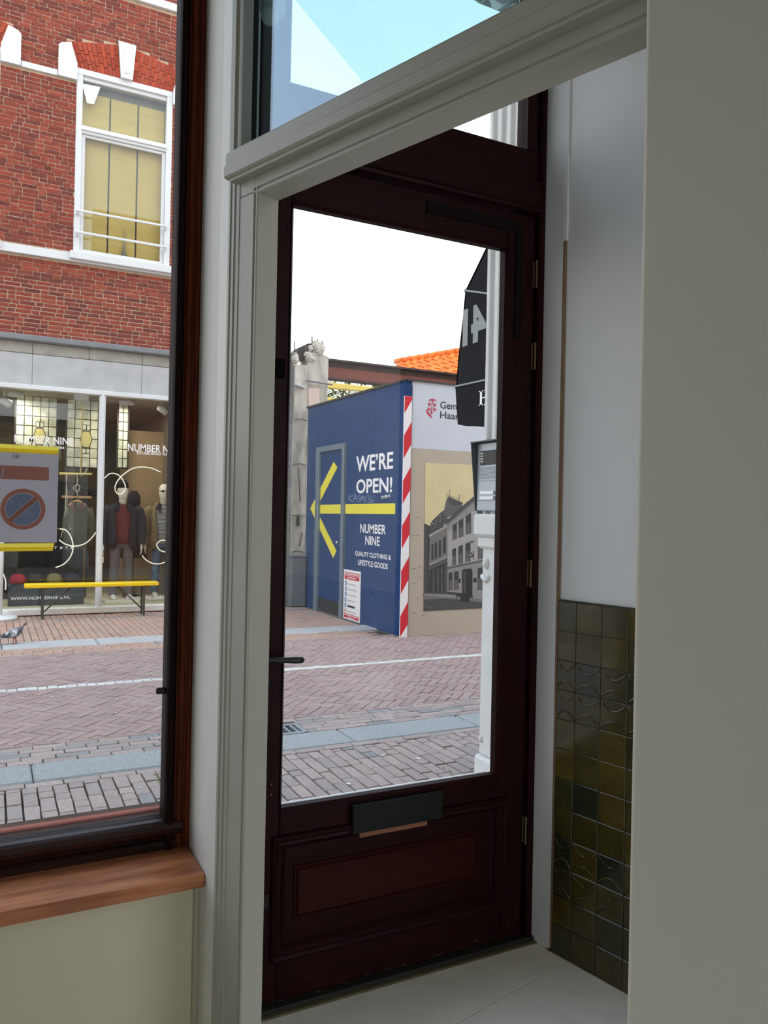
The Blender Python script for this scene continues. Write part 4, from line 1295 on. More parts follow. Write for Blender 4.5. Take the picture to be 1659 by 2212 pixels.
# pigeon
pg = [(0.259, 9.667, 0.012)][0]
PX, PYy = pg[0], pg[1]
pgn = thing('pigeon', (PX, PYy, 0.012), 'grey and white chequered pigeon standing on the far kerb', 'bird')
def ring_x(x, z, ry, rz, n=12, y=0.0):
    return [Vector((PX + x, PYy + y + ry * math.cos(2 * PI * k / n), 0.012 + z + rz * math.sin(2 * PI * k / n))) for k in range(n)]
def mat_pigeon():
    m = mat('pigeon_feathers', (70, 74, 84), 0.7, var=0.1, scale=14, rgb2=(196, 200, 204), detail=3)
    r = [n for n in m.node_tree.nodes if n.type == 'VALTORGB'][0]
    r.color_ramp.elements[0].position = 0.46; r.color_ramp.elements[1].position = 0.56
    return m
body = [(-0.10, 0.088, 0.022, 0.012), (-0.075, 0.095, 0.040, 0.026), (-0.035, 0.108, 0.052, 0.042), (0.01, 0.121, 0.056, 0.050), (0.05, 0.136, 0.050, 0.048), (0.078, 0.155, 0.036, 0.036),
        (0.090, 0.175, 0.026, 0.026), (0.096, 0.192, 0.021, 0.020), (0.101, 0.205, 0.019, 0.018), (0.109, 0.216, 0.018, 0.016), (0.118, 0.218, 0.013, 0.012), (0.125, 0.217, 0.006, 0.006)]
MB().loft([ring_x(*b) for b in body]).build('body', mat('pigeon_grey', (84, 84, 96), 0.6, var=0.25, scale=20), pgn)
MB().loft([ring_x(x, z, ry, rz) for x, z, ry, rz in ((-0.175, 0.062, 0.024, 0.003), (-0.14, 0.073, 0.024, 0.006), (-0.09, 0.088, 0.022, 0.010))]).build('tail', mat('pigeon_dark', (46, 48, 54), 0.7), pgn)
for s in (-1, 1):
    rg = []
    for x, z, h in ((-0.155, 0.078, 0.004), (-0.11, 0.092, 0.016), (-0.06, 0.108, 0.032), (0.0, 0.126, 0.040), (0.045, 0.142, 0.034), (0.066, 0.150, 0.012)):
        y0 = s * (0.036 + 0.022 * (1 - abs(x + 0.0) / 0.16))
        rg.append([Vector((PX + x, PYy + y0 + s * 0.008 * math.cos(2 * PI * k / 10), 0.012 + z + h * math.sin(2 * PI * k / 10))) for k in range(10)])
    MB().loft(rg).build('wing', mat_pigeon(), pgn)
    MB().tube([(PX + 0.012 + s * 0.008, PYy + s * 0.018, 0.012 + 0.085), (PX + 0.008 + s * 0.012, PYy + s * 0.018, 0.012 + 0.045), (PX + 0.012 + s * 0.014, PYy + s * 0.018, 0.015)], [0.012, 0.005, 0.0035], 8).build('leg', mat('pigeon_leg', (168, 96, 88), 0.6), pgn)
    ft = MB()
    for a in (-0.5, 0.0, 0.5, PI):
        x0 = PX + 0.012 + s * 0.014
        ft.tube([(x0, PYy + s * 0.018, 0.0155), (x0 + 0.026 * math.cos(a), PYy + s * 0.018 + 0.026 * math.sin(a), 0.0145)], [0.003, 0.0015], 6)
    ft.build('foot', mat('pigeon_foot', (168, 96, 88), 0.6), pgn)
    MB().lathe([(0.0, 0.0), (0.003, 0.0005), (0.003, 0.001)], (PX + 0.110, PYy + s * 0.0165, 0.012 + 0.219), 8, axis='Y').build('eye', mat('pigeon_eye', (190, 90, 40), 0.3), pgn)
MB().tube([(PX + 0.122, PYy, 0.012 + 0.217), (PX + 0.134, PYy, 0.012 + 0.214), (PX + 0.140, PYy, 0.012 + 0.209)], [0.005, 0.003, 0.001], 8).build('beak', mat('pigeon_beak', (60, 58, 58), 0.5), pgn)

# ---- mannequins
SKIN = mat('mannequin_white', (228, 220, 200), 0.5)


def fabric(name, rgb, var=0.15, scale=9, bump=0.5, rgb2=None, stretch=(1, 1, 1), rough=0.85):
    return mat(name, rgb, rough, var=var, scale=scale, bump=bump, rgb2=rgb2, stretch=stretch, spec=0.2)


def stripes(name, c1, c2, scale):
    m = mat(name, c1, 0.9)
    nt = m.node_tree
    w = nt.nodes.new('ShaderNodeTexWave'); w.bands_direction = 'Z'; w.inputs['Scale'].default_value = scale
    w.inputs['Distortion'].default_value = 0.6
    t = nt.nodes.new('ShaderNodeTexCoord'); nt.links.new(t.outputs['Object'], w.inputs['Vector'])
    r = nt.nodes.new('ShaderNodeValToRGB')
    r.color_ramp.elements[0].position = 0.45; r.color_ramp.elements[1].position = 0.55
    r.color_ramp.elements[0].color = lin(c1); r.color_ramp.elements[1].color = lin(c2)
    nt.links.new(w.outputs['Fac'], r.inputs[0]); nt.links.new(r.outputs[0], nt.nodes['Principled BSDF'].inputs['Base Color'])
    return m


def shell(rings, gap, th=0.02, n=22):
    """coat body open at the front (towards -y): rings of (cx, cy, z, rx, ry, gap half-angle)"""
    out = []
    for (cx_, cy_, z, rx, ry), g in zip(rings, gap):
        a0, a1 = -PI / 2 + g, 3 * PI / 2 - g
        o = [Vector((cx_ + rx * math.cos(a0 + (a1 - a0) * k / n), cy_ + ry * math.sin(a0 + (a1 - a0) * k / n), z)) for k in range(n + 1)]
        i_ = [Vector((cx_ + (rx - th) * math.cos(a0 + (a1 - a0) * k / n), cy_ + (ry - th) * math.sin(a0 + (a1 - a0) * k / n), z)) for k in range(n, -1, -1)]
        out.append(o + i_)
    return out


def hand(mb, p, s, d=(0, 0, -1)):
    """relaxed hand: palm, four fingers and a thumb, pointing down"""
    p = Vector(p)
    mb.loft([ell(p + Vector((0, 0, z)), rx, ry, 10) for z, rx, ry in ((0.02, 0.022, 0.026), (-0.02, 0.022, 0.034), (-0.06, 0.018, 0.040), (-0.085, 0.014, 0.036))])
    for k in range(4):
        y = -0.028 + 0.0185 * k; l = (0.06, 0.072, 0.075, 0.066)[k]
        q = p + Vector((0, y, -0.082))
        mb.tube([q, q + Vector((-s * 0.004, 0, -l * 0.5)), q + Vector((-s * 0.018, 0, -l))], [0.0085, 0.008, 0.005], 8)
    q = p + Vector((0, -0.03, -0.02))
    mb.tube([q, q + Vector((-s * 0.01, -0.022, -0.03)), q + Vector((-s * 0.012, -0.026, -0.062))], [0.011, 0.009, 0.006], 8)


def mannequin(base, label, cols, H=1.84, kind=0, turn=0.0):
    X, Y, Z = base
    m = thing('mannequin', base, label, 'mannequin', 'mannequins in the clothes shop window')
    V = lambda x, y, z: Vector((X + x * math.cos(turn) - y * math.sin(turn), Y + x * math.sin(turn) + y * math.cos(turn), Z + z * H / 1.84))
    R = lambda x, y, z, rx, ry, n=14: ell(V(x, y, z), rx, ry, n, rot=turn)
    # body: feet, legs under the trousers are hidden; head and neck
    hd_ = [(0, 0.0, 1.46, 0.058, 0.060), (0, -0.004, 1.53, 0.054, 0.056), (0, -0.012, 1.575, 0.056, 0.070), (0, -0.02, 1.61, 0.066, 0.088), (0, -0.016, 1.66, 0.074, 0.098), (0, -0.008, 1.72, 0.079, 0.102),
           (0, 0.0, 1.77, 0.075, 0.096), (0, 0.004, 1.81, 0.058, 0.076), (0, 0.006, 1.832, 0.030, 0.040), (0, 0.006, 1.84, 0.004, 0.005)]
    mb = MB(); mb.loft([R(*q, 18) for q in hd_])
    mb.tube([V(0, -0.098, 1.715), V(0, -0.118, 1.68), V(0, -0.100, 1.668)], [0.006, 0.013, 0.008], 8)      # nose
    mb.loft([R(0, -0.092, 1.640, 0.022, 0.012, 10), R(0, -0.097, 1.634, 0.020, 0.012, 10), R(0, -0.092, 1.627, 0.018, 0.010, 10)])  # mouth
    for s in (-1, 1):
        mb.loft([[V(s * (0.074 + 0.006 * a), 0.01 + 0.022 * math.cos(t), 1.69 + 0.032 * math.sin(t)) for t in [2 * PI * k / 10 for k in range(10)]] for a in (0, 1)])   # ears
    mb.build('head', SKIN, m)
    # torso garment
    tr = [(0, 0.0, 0.86, 0.165, 0.115), (0, 0.0, 1.0, 0.160, 0.112), (0, 0.0, 1.15, 0.168, 0.115), (0, 0.0, 1.30, 0.185, 0.120), (0, 0.0, 1.40, 0.180, 0.108), (0, 0.005, 1.455, 0.12, 0.085), (0, 0.0, 1.485, 0.068, 0.068)]
    MB().loft([R(*q, 20) for q in tr]).build('sweater', cols['top'], m)
    # trousers, one mesh
    mb = MB()
    mb.loft([R(*q, 18) for q in ((0, 0.005, 0.98, 0.150, 0.108), (0, 0.005, 0.90, 0.168, 0.118), (0, 0.005, 0.80, 0.172, 0.116))])
    for s in (-1, 1):
        fz_ = 0.05 if s < 0 else 0.05
        mb.loft([R(s * x, y, z, rx, ry, 14) for x, y, z, rx, ry in ((0.085, 0.005, 0.84, 0.086, 0.108), (0.095, 0.0, 0.70, 0.082, 0.096), (0.105, -0.005, 0.50, 0.070, 0.078), (0.112, 0.0, 0.30, 0.064, 0.070), (0.118, 0.01, 0.10, 0.062, 0.066), (0.118, 0.005, 0.055, 0.064, 0.070))])
    mb.build('trousers', cols['legs'], m)
    for s in (-1, 1):
        MB().loft([[V(s * 0.120 + rx * math.cos(t), y, max(0.001, zc + rz * math.sin(t))) for t in [2 * PI * k / 12 for k in range(12)]] for y, rx, zc, rz in
                   ((0.075, 0.020, 0.035, 0.03), (0.05, 0.034, 0.045, 0.05), (0.0, 0.036, 0.05, 0.055), (-0.06, 0.040, 0.035, 0.038), (-0.12, 0.044, 0.026, 0.026), (-0.165, 0.034, 0.02, 0.018), (-0.182, 0.012, 0.016, 0.010))]).build('foot', SKIN, m)
    # jacket
    ln = 0.80 if kind == 0 else 0.78
    rg = [(0.0, 0.0, ln, 0.235, 0.165), (0.0, 0.0, ln + 0.12, 0.232, 0.162), (0.0, 0.0, 1.05, 0.222, 0.155), (0.0, 0.0, 1.22, 0.228, 0.155), (0.0, 0.0, 1.36, 0.232, 0.148), (0.0, 0.005, 1.44, 0.205, 0.128), (0.0, 0.008, 1.485, 0.135, 0.10), (0.0, 0.004, 1.51, 0.092, 0.086)]
    gp = [0.42, 0.45, 0.50, 0.56, 0.62, 0.72, 0.9, 1.0]
    if kind == 1: gp = [g * 1.12 for g in gp]
    rings = []
    for (cx_, cy_, z, rx, ry), g in zip(rg, gp):
        n = 22; a0, a1 = -PI / 2 + g, 3 * PI / 2 - g
        wob = lambda k: 1 + 0.018 * math.sin(k * 2.1 + z * 7)
        o = [V(cx_ + rx * wob(k) * math.cos(a0 + (a1 - a0) * k / n), cy_ + ry * wob(k) * math.sin(a0 + (a1 - a0) * k / n), z) for k in range(n + 1)]
        i_ = [V(cx_ + (rx - .022) * math.cos(a0 + (a1 - a0) * k / n), cy_ + (ry - .022) * math.sin(a0 + (a1 - a0) * k / n), z) for k in range(n, -1, -1)]
        rings.append(o + i_)
    jk = thing('jacket', V(0, 0, ln), parent=m)
    MB().loft(rings).build('coat_body', cols['coat'], jk)
    for s in (-1, 1):
        pth = [V(s * 0.185, 0.0, 1.425), V(s * 0.250, 0.0, 1.37), V(s * 0.290, 0.01, 1.22), V(s * 0.300, 0.0, 1.08), V(s * 0.300, -0.03, 0.96), V(s * 0.296, -0.05, 0.87), V(s * 0.295, -0.052, 0.855)]
        MB().tube(pth, [0.075, 0.088, 0.082, 0.076, 0.072, 0.064, 0.055], 14).build('sleeve', cols['coat'], jk)
        mb = MB(); q = V(s * 0.292, -0.055, 0.845); hand(mb, q, s); mb.build('hand', SKIN, m)
        # collar flaps / lapels
        MB().prism([V(s * 0.045, -0.092, 1.50), V(s * 0.098, -0.075, 1.53), V(s * 0.135, -0.10, 1.43), V(s * 0.075, -0.137, 1.34)], tuple(V(0, -0.012, 0) - V(0, 0, 0))).build('collar', cols['collar'], jk)
        MB().cbox((-0.05, -0.008, -0.07), (0.05, 0.008, 0.07), 0.004, 0, Matrix.Translation(V(s * 0.165, -0.125, 0.97)) @ Matrix.Rotation(turn + s * 0.75, 4, 'Z')).build('pocket', cols['coat'], jk)
    if kind == 0:
        MB().loft([R(*q, 20) for q in ((0, 0.0, 1.745, 0.086, 0.108), (0, 0.002, 1.79, 0.085, 0.106), (0, 0.006, 1.835, 0.072, 0.092), (0, 0.008, 1.865, 0.046, 0.06), (0, 0.008, 1.878, 0.01, 0.012))]).build('beanie', fabric('black_knit', (24, 24, 26), 0.2, 40), m)
        tg = V(-0.30, -0.07, 0.62)
        mb = MB(); mb.box((tg.x - 0.03, tg.y, tg.z - 0.05), (tg.x + 0.03, tg.y + 0.002, tg.z + 0.05)); mb.tube([tg + Vector((0, 0, 0.05)), V(-0.295, -0.055, 0.75)], 0.002, 5)
        mb.build('price_tag', mat('card_tag', (206, 190, 150), 0.8), m)
    else:
        MB().tube([V(0.10 * math.cos(t), 0.02 + 0.095 * math.sin(t), 1.49 + 0.02 * math.sin(t)) for t in [PI * (-0.12 + 1.24 * k / 14) for k in range(15)]], [0.02] + [0.042] * 13 + [0.02], 10).build('hood', cols['coat'], jk)
        sg = thing('sunglasses', V(0, -0.1, 1.71), parent=m)
        for s in (-1, 1):
            MB().loft([[V(s * 0.036 + 0.026 * math.cos(t), -0.104 - a, 1.715 + 0.021 * math.sin(t)) for t in [2 * PI * k / 14 for k in range(14)]] for a in (0, 0.006)]).build('lens', 'black', sg)
            MB().tube([V(s * 0.06, -0.09, 1.722), V(s * 0.082, -0.02, 1.72), V(s * 0.082, 0.02, 1.715)], 0.003, 6).build('temple', 'black', sg)
        MB().tube([V(-0.012, -0.108, 1.72), V(0.012, -0.108, 1.72)], 0.003, 6).build('bridge', 'black', sg)
    return m


b1 = [(1.845, 12.800, 0.121), (2.474, 12.800, 0.093)]
b1 = [(b1[0][0], 12.74, 0.15), (b1[1][0] + 0.05, 12.98, 0.15)]
mannequin(b1[0], 'mannequin in navy coat, maroon sweater and black beanie behind the bench', dict(top=fabric('maroon_knit', (104, 46, 46), 0.3, 60, 0.8, stretch=(1, 1, 2.5)), legs=fabric('grey_corduroy', (104, 98, 98), 0.12, 40, 0.5, stretch=(6, 6, 0.4)), coat=fabric('navy_cloth', (38, 43, 52), 0.25, 6, 0.5), collar=fabric('navy_collar', (28, 32, 40))), 1.83, 0)
mannequin(b1[1], 'bald mannequin in khaki parka and sunglasses beside the window frame', dict(top=stripes('navy_white_stripes', (206, 206, 200), (44, 52, 66), 14), legs=fabric('blue_denim', (62, 88, 112), 0.3, 7, 0.5, rgb2=(92, 118, 140)), coat=fabric('khaki_cloth', (132, 118, 86), 0.22, 7, 0.6), collar=fabric('navy_lining', (36, 40, 50))), 1.83, 1)
for k, b in enumerate(b1):
    MB().cbox((b[0] - 0.26, b[1] - 0.26, 0.10), (b[0] + 0.24, b[1] + 0.2, 0.15), 0.006).build('plinth_board', mat('cream_plinth', (226, 218, 192), 0.6), None,
        ['cream plinth board under the mannequin in the navy coat', 'cream plinth board under the bald mannequin'][k], 'plinth', 'mannequin plinths')
# dark jacket shape on a stand between the two mannequins
jb = [(2.129, 13.450, 0.474), (2.099, 13.450, 1.924)]
js_ = thing('coat_stand', (jb[0][0], 13.45, 0.10), 'black hooded coat hung on a stand between the two mannequins', 'coat')
bx0 = jb[0][0]
MB().lathe([(0.16, 0.0), (0.16, 0.02), (0.02, 0.03), (0.015, 1.5)], (bx0, 13.45, 0.10), 20).build('pole', 'black', js_)
MB().loft([ell((bx0, 13.45, z), rx, ry, 16) for z, rx, ry in ((0.75, 0.24, 0.14), (1.1, 0.23, 0.13), (1.4, 0.24, 0.12), (1.55, 0.16, 0.10), (1.60, 0.09, 0.08))]).build('coat_body', fabric('black_cloth', (30, 32, 38)), js_)
MB().loft([ell((bx0, 13.45 + 0.01, z), rx, ry, 14) for z, rx, ry in ((1.58, 0.09, 0.08), (1.68, 0.11, 0.10), (1.78, 0.10, 0.10), (1.86, 0.05, 0.06))]).build('hood', fabric('black_cloth_hood', (34, 36, 42)), js_)

# ---- caps on the slate display box
bxp = [(0.252, 0.083), (1.287, 0.095), (0.246, 0.386), (1.281, 0.403)]
bz = 0.42
db = MB().cbox((bxp[0][0], 12.55, 0.10), (bxp[1][0], 12.90, bz), 0.004).build('display_box', mat('slate_box', (50, 60, 66), 0.7, var=0.08, scale=5), None, 'dark slate display box carrying the row of caps', 'box')
cp = [(0.379, 0.369), (0.623, 0.370), (0.878, 0.371), (1.125, 0.372)]
for (x, z), c_, lab in zip(cp, ((150, 28, 42), (48, 46, 44), (126, 116, 74), (38, 46, 60)), ('red cap at the left end of the slate box', 'black cap beside the red cap', 'olive cap between the black and navy caps', 'navy cap at the right end of the slate box')):
    t = thing('cap', (x, 12.70, bz), lab, 'cap', 'caps on the slate display box')
    fm = fabric('cap_cloth', c_, 0.2, 12, 0.6)
    MB().loft([ell((x, 12.70, bz + zz), 0.112 * r, 0.125 * r, 18) for zz, r in ((0.0, 0.97), (0.04, 1.0), (0.08, 0.95), (0.115, 0.78), (0.135, 0.5), (0.143, 0.1))]).build('crown', fm, t)
    br = []
    for k in range(11):
        a = PI + PI * k / 10
        br.append((x + 0.10 * math.cos(a), 12.70 - 0.075 + 0.115 * math.sin(a), bz + 0.012 + 0.012 * (1 - abs(k - 5) / 5)))
    MB().prism(br, (0, 0, 0.006)).build('peak', fm, t)
    MB().lathe([(0.010, 0.0), (0.008, 0.005), (0.001, 0.007)], (x, 12.70, bz + 0.142), 10).build('button', fm, t)

# ---- black tote bags hanging on a rail
rl = thing('garment_rail', (0.62, 13.35, 0.10), 'brass garment rail with dark tote bags behind the caps', 'rail')
brs = mat('brass_tube', (176, 140, 84), 0.35, metal=0.7)
rz_ = [(0.697, 0.832), (0.705, 0.468)]
for x in (-0.05, 1.36):
    MB().lathe([(0.012, 0.0), (0.012, 1.12)], (x, 13.35, 0.10), 10).build('upright', brs, rl)
MB().tube([(-0.05, 13.35, 1.22), (1.36, 13.35, 1.22)], 0.012, 10).build('bar', brs, rl)
for k, x in enumerate((0.20, 0.66, 1.12)):
    t = thing('tote_bag', (x, 13.30, 0.55), ['black tote bag hanging above the red cap', 'black tote bag hanging above the olive cap', 'black tote bag hanging nearest the white mullion'][k], 'bag', 'tote bags on the rail')
    MB().loft([[Vector((x + sx_ * wx, 13.30 + sy_ * 0.05, zz)) for sx_, sy_ in ((-1, -0.6), (-0.5, -1), (0.5, -1), (1, -0.6), (1, 0.6), (0.5, 1), (-0.5, 1), (-1, 0.6))] for zz, wx in ((0.52, 0.14), (0.60, 0.175), (0.80, 0.17), (0.98, 0.155))]).build('pouch', fabric('black_canvas', (26, 26, 28), 0.2, 12), t)
    for s in (-1, 1):
        MB().tube([(x - 0.08, 13.30 + s * 0.03, 0.96), (x - 0.06, 13.32, 1.15), (x, 13.35, 1.236), (x + 0.06, 13.32, 1.15), (x + 0.08, 13.30 + s * 0.03, 0.96)], 0.009, 6).build('handle', fabric('black_strap', (26, 26, 28)), t)

# ---- yellow hanging bar with jacket on a wooden hanger
hb_ = [(0.907, 12.600, 2.065), (1.371, 12.600, 2.077), (1.213, 12.600, 3.012), (1.206, 12.600, 2.070), (1.167, 12.600, 1.732), (1.011, 12.600, 2.062), (1.001, 12.600, 1.254)]
ycol = mat('yellow_rod', (226, 206, 120), 0.5)
ba = thing('hanging_rod', hb_[0], 'thin yellow rod hung on a cord above the olive jacket', 'rod')
MB().tube([hb_[0], hb_[1]], 0.017, 10).build('rod', ycol, ba)
MB().tube([hb_[3], hb_[2], (hb_[2][0] + 0.01, 12.6, 3.27)], 0.010, 8).build('cord', ycol, ba)
tie = mat('cream_ribbon', (226, 218, 186), 0.8)
MB().tube(smooth_path([(1.205, 12.580, 2.028), (1.256, 12.580, 2.086), (1.294, 12.580, 2.158), (1.282, 12.580, 2.115), (1.230, 12.580, 2.071)]), 0.010, 6, flat=0.4).build('bow', tie, ba)
for pth in ([(1.016, 12.590, 2.062), (1.005, 12.590, 1.672), (0.994, 12.590, 1.220)], [(1.004, 12.590, 2.048), (1.024, 12.590, 1.672), (1.013, 12.590, 1.255)], [(1.153, 12.590, 2.068), (1.162, 12.590, 1.942), (1.150, 12.590, 1.886)]):
    MB().tube(smooth_path(pth), 0.012, 6, flat=0.35).build('ribbon', tie, ba)
for pth in ([(0.999, 12.580, 1.269), (1.044, 12.580, 1.297), (1.064, 12.580, 1.269), (1.006, 12.580, 1.248), (1.052, 12.580, 1.227), (1.090, 12.580, 1.249)], [(0.999, 12.580, 1.255), (0.962, 12.580, 1.185), (0.951, 12.580, 1.101)], [(1.155, 12.580, 1.900), (1.104, 12.580, 1.856), (1.170, 12.580, 1.802), (1.195, 12.580, 1.887), (1.142, 12.580, 1.899), (1.165, 12.580, 1.746)]):
    MB().tube(smooth_path(pth), 0.012, 6, flat=0.4).build('knot', tie, ba)
jc = [(1.170, 12.620, 1.691), (1.171, 12.620, 1.642), (1.029, 12.620, 1.533), (1.364, 12.620, 1.540), (1.204, 12.620, 0.975), (1.074, 12.620, 0.940), (1.350, 12.620, 0.939)]
hj = thing('hanging_jacket', jc[4], 'olive green jacket on a wooden hanger under the yellow rod', 'jacket')
jx, jz = jc[1][0], jc[1][2]
MB().tube(smooth_path([(jx, 12.62, jz + 0.02), (jx + 0.005, 12.62, jz + 0.07), (jx + 0.02, 12.62, jz + 0.10), (jx - 0.01, 12.62, jz + 0.115)]), 0.005, 6).build('hook', 'brass', hj)
MB().tube(smooth_path([(jx - 0.12, 12.62, jz - 0.05), (jx, 12.62, jz + 0.02), (jx + 0.12, 12.62, jz - 0.05)]), 0.018, 8).build('hanger', mat('hanger_wood', (190, 140, 90), 0.5), hj)
ol = fabric('olive_cloth', (74, 74, 58), 0.28, 7, 0.7)
zj = lambda f: jz - 0.70 * f
MB().loft([ell((jx + 0.03, 12.64, zz), rx * 0.78, ry, 18) for zz, rx, ry in ((zj(1), 0.20, 0.09), (zj(.7), 0.20, 0.10), (zj(.4), 0.205, 0.10), (zj(.15), 0.20, 0.085), (zj(.06), 0.13, 0.07), (zj(.0), 0.06, 0.05))]).build('coat_body', ol, hj)
for s in (-1, 1):
    MB().tube([(jx + 0.03 + s * 0.13, 12.64, zj(.12)), (jx + 0.03 + s * 0.17, 12.63, zj(.35)), (jx + 0.03 + s * 0.18, 12.61, zj(.65)), (jx + 0.03 + s * 0.155, 12.58, zj(.92))], [0.06, 0.065, 0.06, 0.05], 12).build('sleeve', ol, hj)
    MB().prism([(jx + s * 0.01, 12.56, zj(.10)), (jx + s * 0.07, 12.57, zj(-.03)), (jx + s * 0.11, 12.56, zj(.10)), (jx + s * 0.05, 12.545, zj(.22))], (0, -0.012, 0)).build('collar', fabric('rust_collar', (96, 70, 54)), hj)
sh = thing('wall_shelf', (1.1, 13.55, 1.8), 'plain wooden shelf with dark folded clothes behind the olive jacket', 'shelf')
sz = [(1.014, 1.731), (1.519, 1.746)]
MB().cbox((sz[0][0], 13.40, sz[0][1] - 0.02), (sz[1][0] - 0.06, 13.62, sz[0][1] + 0.02), 0.004).build('board', mat('pale_shelf_wood', (180, 142, 96), 0.6), sh)
for k in range(4):
    x = sz[0][0] + 0.06 + 0.10 * k
    MB().cbox((x, 13.42, sz[0][1] + 0.02), (x + 0.20, 13.60, sz[0][1] + 0.10 + 0.05 * (k % 2)), 0.02).build('folded_cloth', fabric('dark_folded_cloth', [(58, 36, 38), (34, 34, 38), (66, 44, 44), (30, 32, 36)][k]), sh)

# ---- white light hoops
hoop = mat('white_hoop', (250, 246, 226), 0.4, emit=0.35)
for pts, lab in (([(1.524, 12.360, 2.012), (1.588, 12.360, 2.078), (1.662, 12.360, 2.088), (1.736, 12.360, 2.056), (1.798, 12.360, 1.973), (1.827, 12.360, 1.883), (1.802, 12.360, 1.804), (1.742, 12.360, 1.774), (1.687, 12.360, 1.815), (1.679, 12.360, 1.899), (1.724, 12.360, 1.999), (1.803, 12.360, 2.086), (1.917, 12.360, 2.169), (2.053, 12.360, 2.204), (2.213, 12.360, 2.190), (2.347, 12.360, 2.138)], 'thin white looping hoop around the beanie mannequin head'),
                 ([(0.913, 12.360, 1.239), (0.982, 12.360, 1.232), (1.047, 12.360, 1.165), (1.095, 12.360, 1.041), (1.097, 12.360, 0.918), (1.055, 12.360, 0.809), (0.974, 12.360, 0.720), (0.868, 12.360, 0.674)], 'thin white hoop curving down past the olive jacket'),
                 ([(0.910, 12.370, 1.082), (0.988, 12.370, 1.020), (1.116, 12.370, 0.986), (1.257, 12.370, 1.021), (1.359, 12.370, 1.111), (1.416, 12.370, 1.195)], 'thin white hoop curving up towards the white mullion'),
                 ([(2.490, 12.360, 1.059), (2.404, 12.360, 1.080), (2.334, 12.360, 1.051), (2.314, 12.360, 1.001), (2.358, 12.360, 0.929), (2.451, 12.360, 0.893)], 'small white hoop at the window frame beside the jeans'),
                 ([(2.095, 12.360, 0.844), (2.159, 12.360, 0.772), (2.257, 12.360, 0.721), (2.363, 12.360, 0.713), (2.468, 12.360, 0.748)], 'thin white hoop in front of the jeans'),
                 ([(0.088, 12.360, 0.710), (0.167, 12.360, 0.610), (0.211, 12.360, 0.490), (0.213, 12.360, 0.364)], 'thin white hoop end beside the white pole')):
    MB().tube(smooth_path(pts), 0.0085, 8).build('hoop', hoop, None, lab, 'hoop', 'white hoops in the shop window')


# ================================================================== BUILDING SITE AT THE CORNER
BX = 4.68          # face of the blue boards
navy = mat('navy_board_paint', (14, 58, 108), 0.35, var=0.08, scale=3, spec=0.25)
bh = thing('blue_hoarding', (BX, 10.4, 0), 'dark blue site hoarding with a yellow arrow and white lettering', 'hoarding')
for y0, y1, z0, z1 in ((8.69, 9.62, 0.0, 3.255), (9.625, 10.50, 0.0, 3.265), (10.505, 11.63, 2.60, 3.275), (11.635, 12.12, 0.0, 3.285)):
    MB().cbox((BX, y0, z0), (BX + 0.025, y1, z1), 0.002).build('board', navy, bh)
MB().prism([(BX - 0.03, 8.66, 3.255), (BX - 0.03, 12.14, 3.29), (BX + 0.10, 12.14, 3.29), (BX + 0.10, 8.66, 3.255)], (0, 0, 0.025)).build('top_cap', mat('weathered_cap', (66, 62, 58), 0.8, var=0.2, scale=12), bh)
MB().box((BX + 0.025, 8.75, 0), (BX + 0.07, 12.1, 3.25)).build('backing', 'darkjoint', bh)
MB().cbox((4.655, 8.682, 3.062), (4.757, 8.72, 3.25), 0.002).build('corner_board', navy, bh)
dr = thing('site_door', (BX, 11.07, 0), parent=bh)
gm = mat('grey_steel_frame', (112, 128, 138), 0.4, metal=0.2, var=0.06, scale=5)
fr_ = MB()
fr_.cbox((BX - 0.045, 11.50, 0.0), (BX + 0.03, 11.63, 2.60), 0.006); fr_.cbox((BX - 0.045, 10.515, 0.0), (BX + 0.03, 10.60, 2.60), 0.006); fr_.cbox((BX - 0.045, 10.60, 2.515), (BX + 0.03, 11.50, 2.60), 0.006)
fr_.build('frame', gm, dr)
MB().cbox((BX + 0.0, 10.60, 0.22), (BX + 0.03, 11.50, 2.515), 0.002).build('leaf', navy, dr)
MB().cbox((BX - 0.004, 10.60, 0.045), (BX + 0.03, 11.50, 0.218), 0.002).build('kick_plate', mat('black_kick_plate', (34, 36, 38), 0.6, var=0.3, scale=14), dr)
kn = MB()
kn.lathe([(0.014, 0.0), (0.012, -0.03), (0.020, -0.045), (0.024, -0.06), (0.018, -0.07), (0.004, -0.072)], (BX, 10.683, 1.118), 16, axis='X')
kn.build('knob', mat('silver_knob', (200, 204, 206), 0.3, metal=0.7), dr)
MB().cbox((BX - 0.006, 10.665, 1.02), (BX, 10.70, 1.09), 0.002).build('lock_plate', mat('lock_dark', (60, 64, 68), 0.4), dr)
AX = BX - 0.0025
ya = mat('yellow_vinyl', (230, 218, 62), 0.5)
mb = MB()
mb.prism([(AX, y, z) for y, z in ((8.932, 1.700), (8.930, 1.560), (11.50, 1.545), (11.50, 1.685))], (0.0015, 0, 0))
mb.prism([(AX - 0.0004, y, z) for y, z in ((11.93, 1.625), (10.993, 2.345), (10.846, 2.250), (11.60, 1.670), (11.60, 1.56), (10.816, 0.985), (10.935, 0.872))], (0.0015, 0, 0))
mb.build('arrow', ya, bh)
TXT = BX - 0.003
def wall_text(s, y0, z0, y1, z1, bold=0.015, m='letter', x=TXT, par=None):
    mb = MB(); add_text(mb, s, (x, y0, z0), (0, y1 - y0, 0), (0, 0, z1 - z0), bold)
    return mb.build('lettering', m, par or bh, recalc=False)
wall_text("WE’RE", 10.165, 2.152, 9.012, 2.378, 0.022)
wall_text('OPEN!', 10.145, 1.842, 9.025, 2.045, 0.022)
wall_text('NUMBER', 9.985, 1.285, 9.182, 1.412, 0.018)
wall_text('NINE', 9.808, 1.125, 9.356, 1.250, 0.018)
wall_text('QUALITY CLOTHING &', 10.135, 0.945, 9.018, 1.022, 0.018)
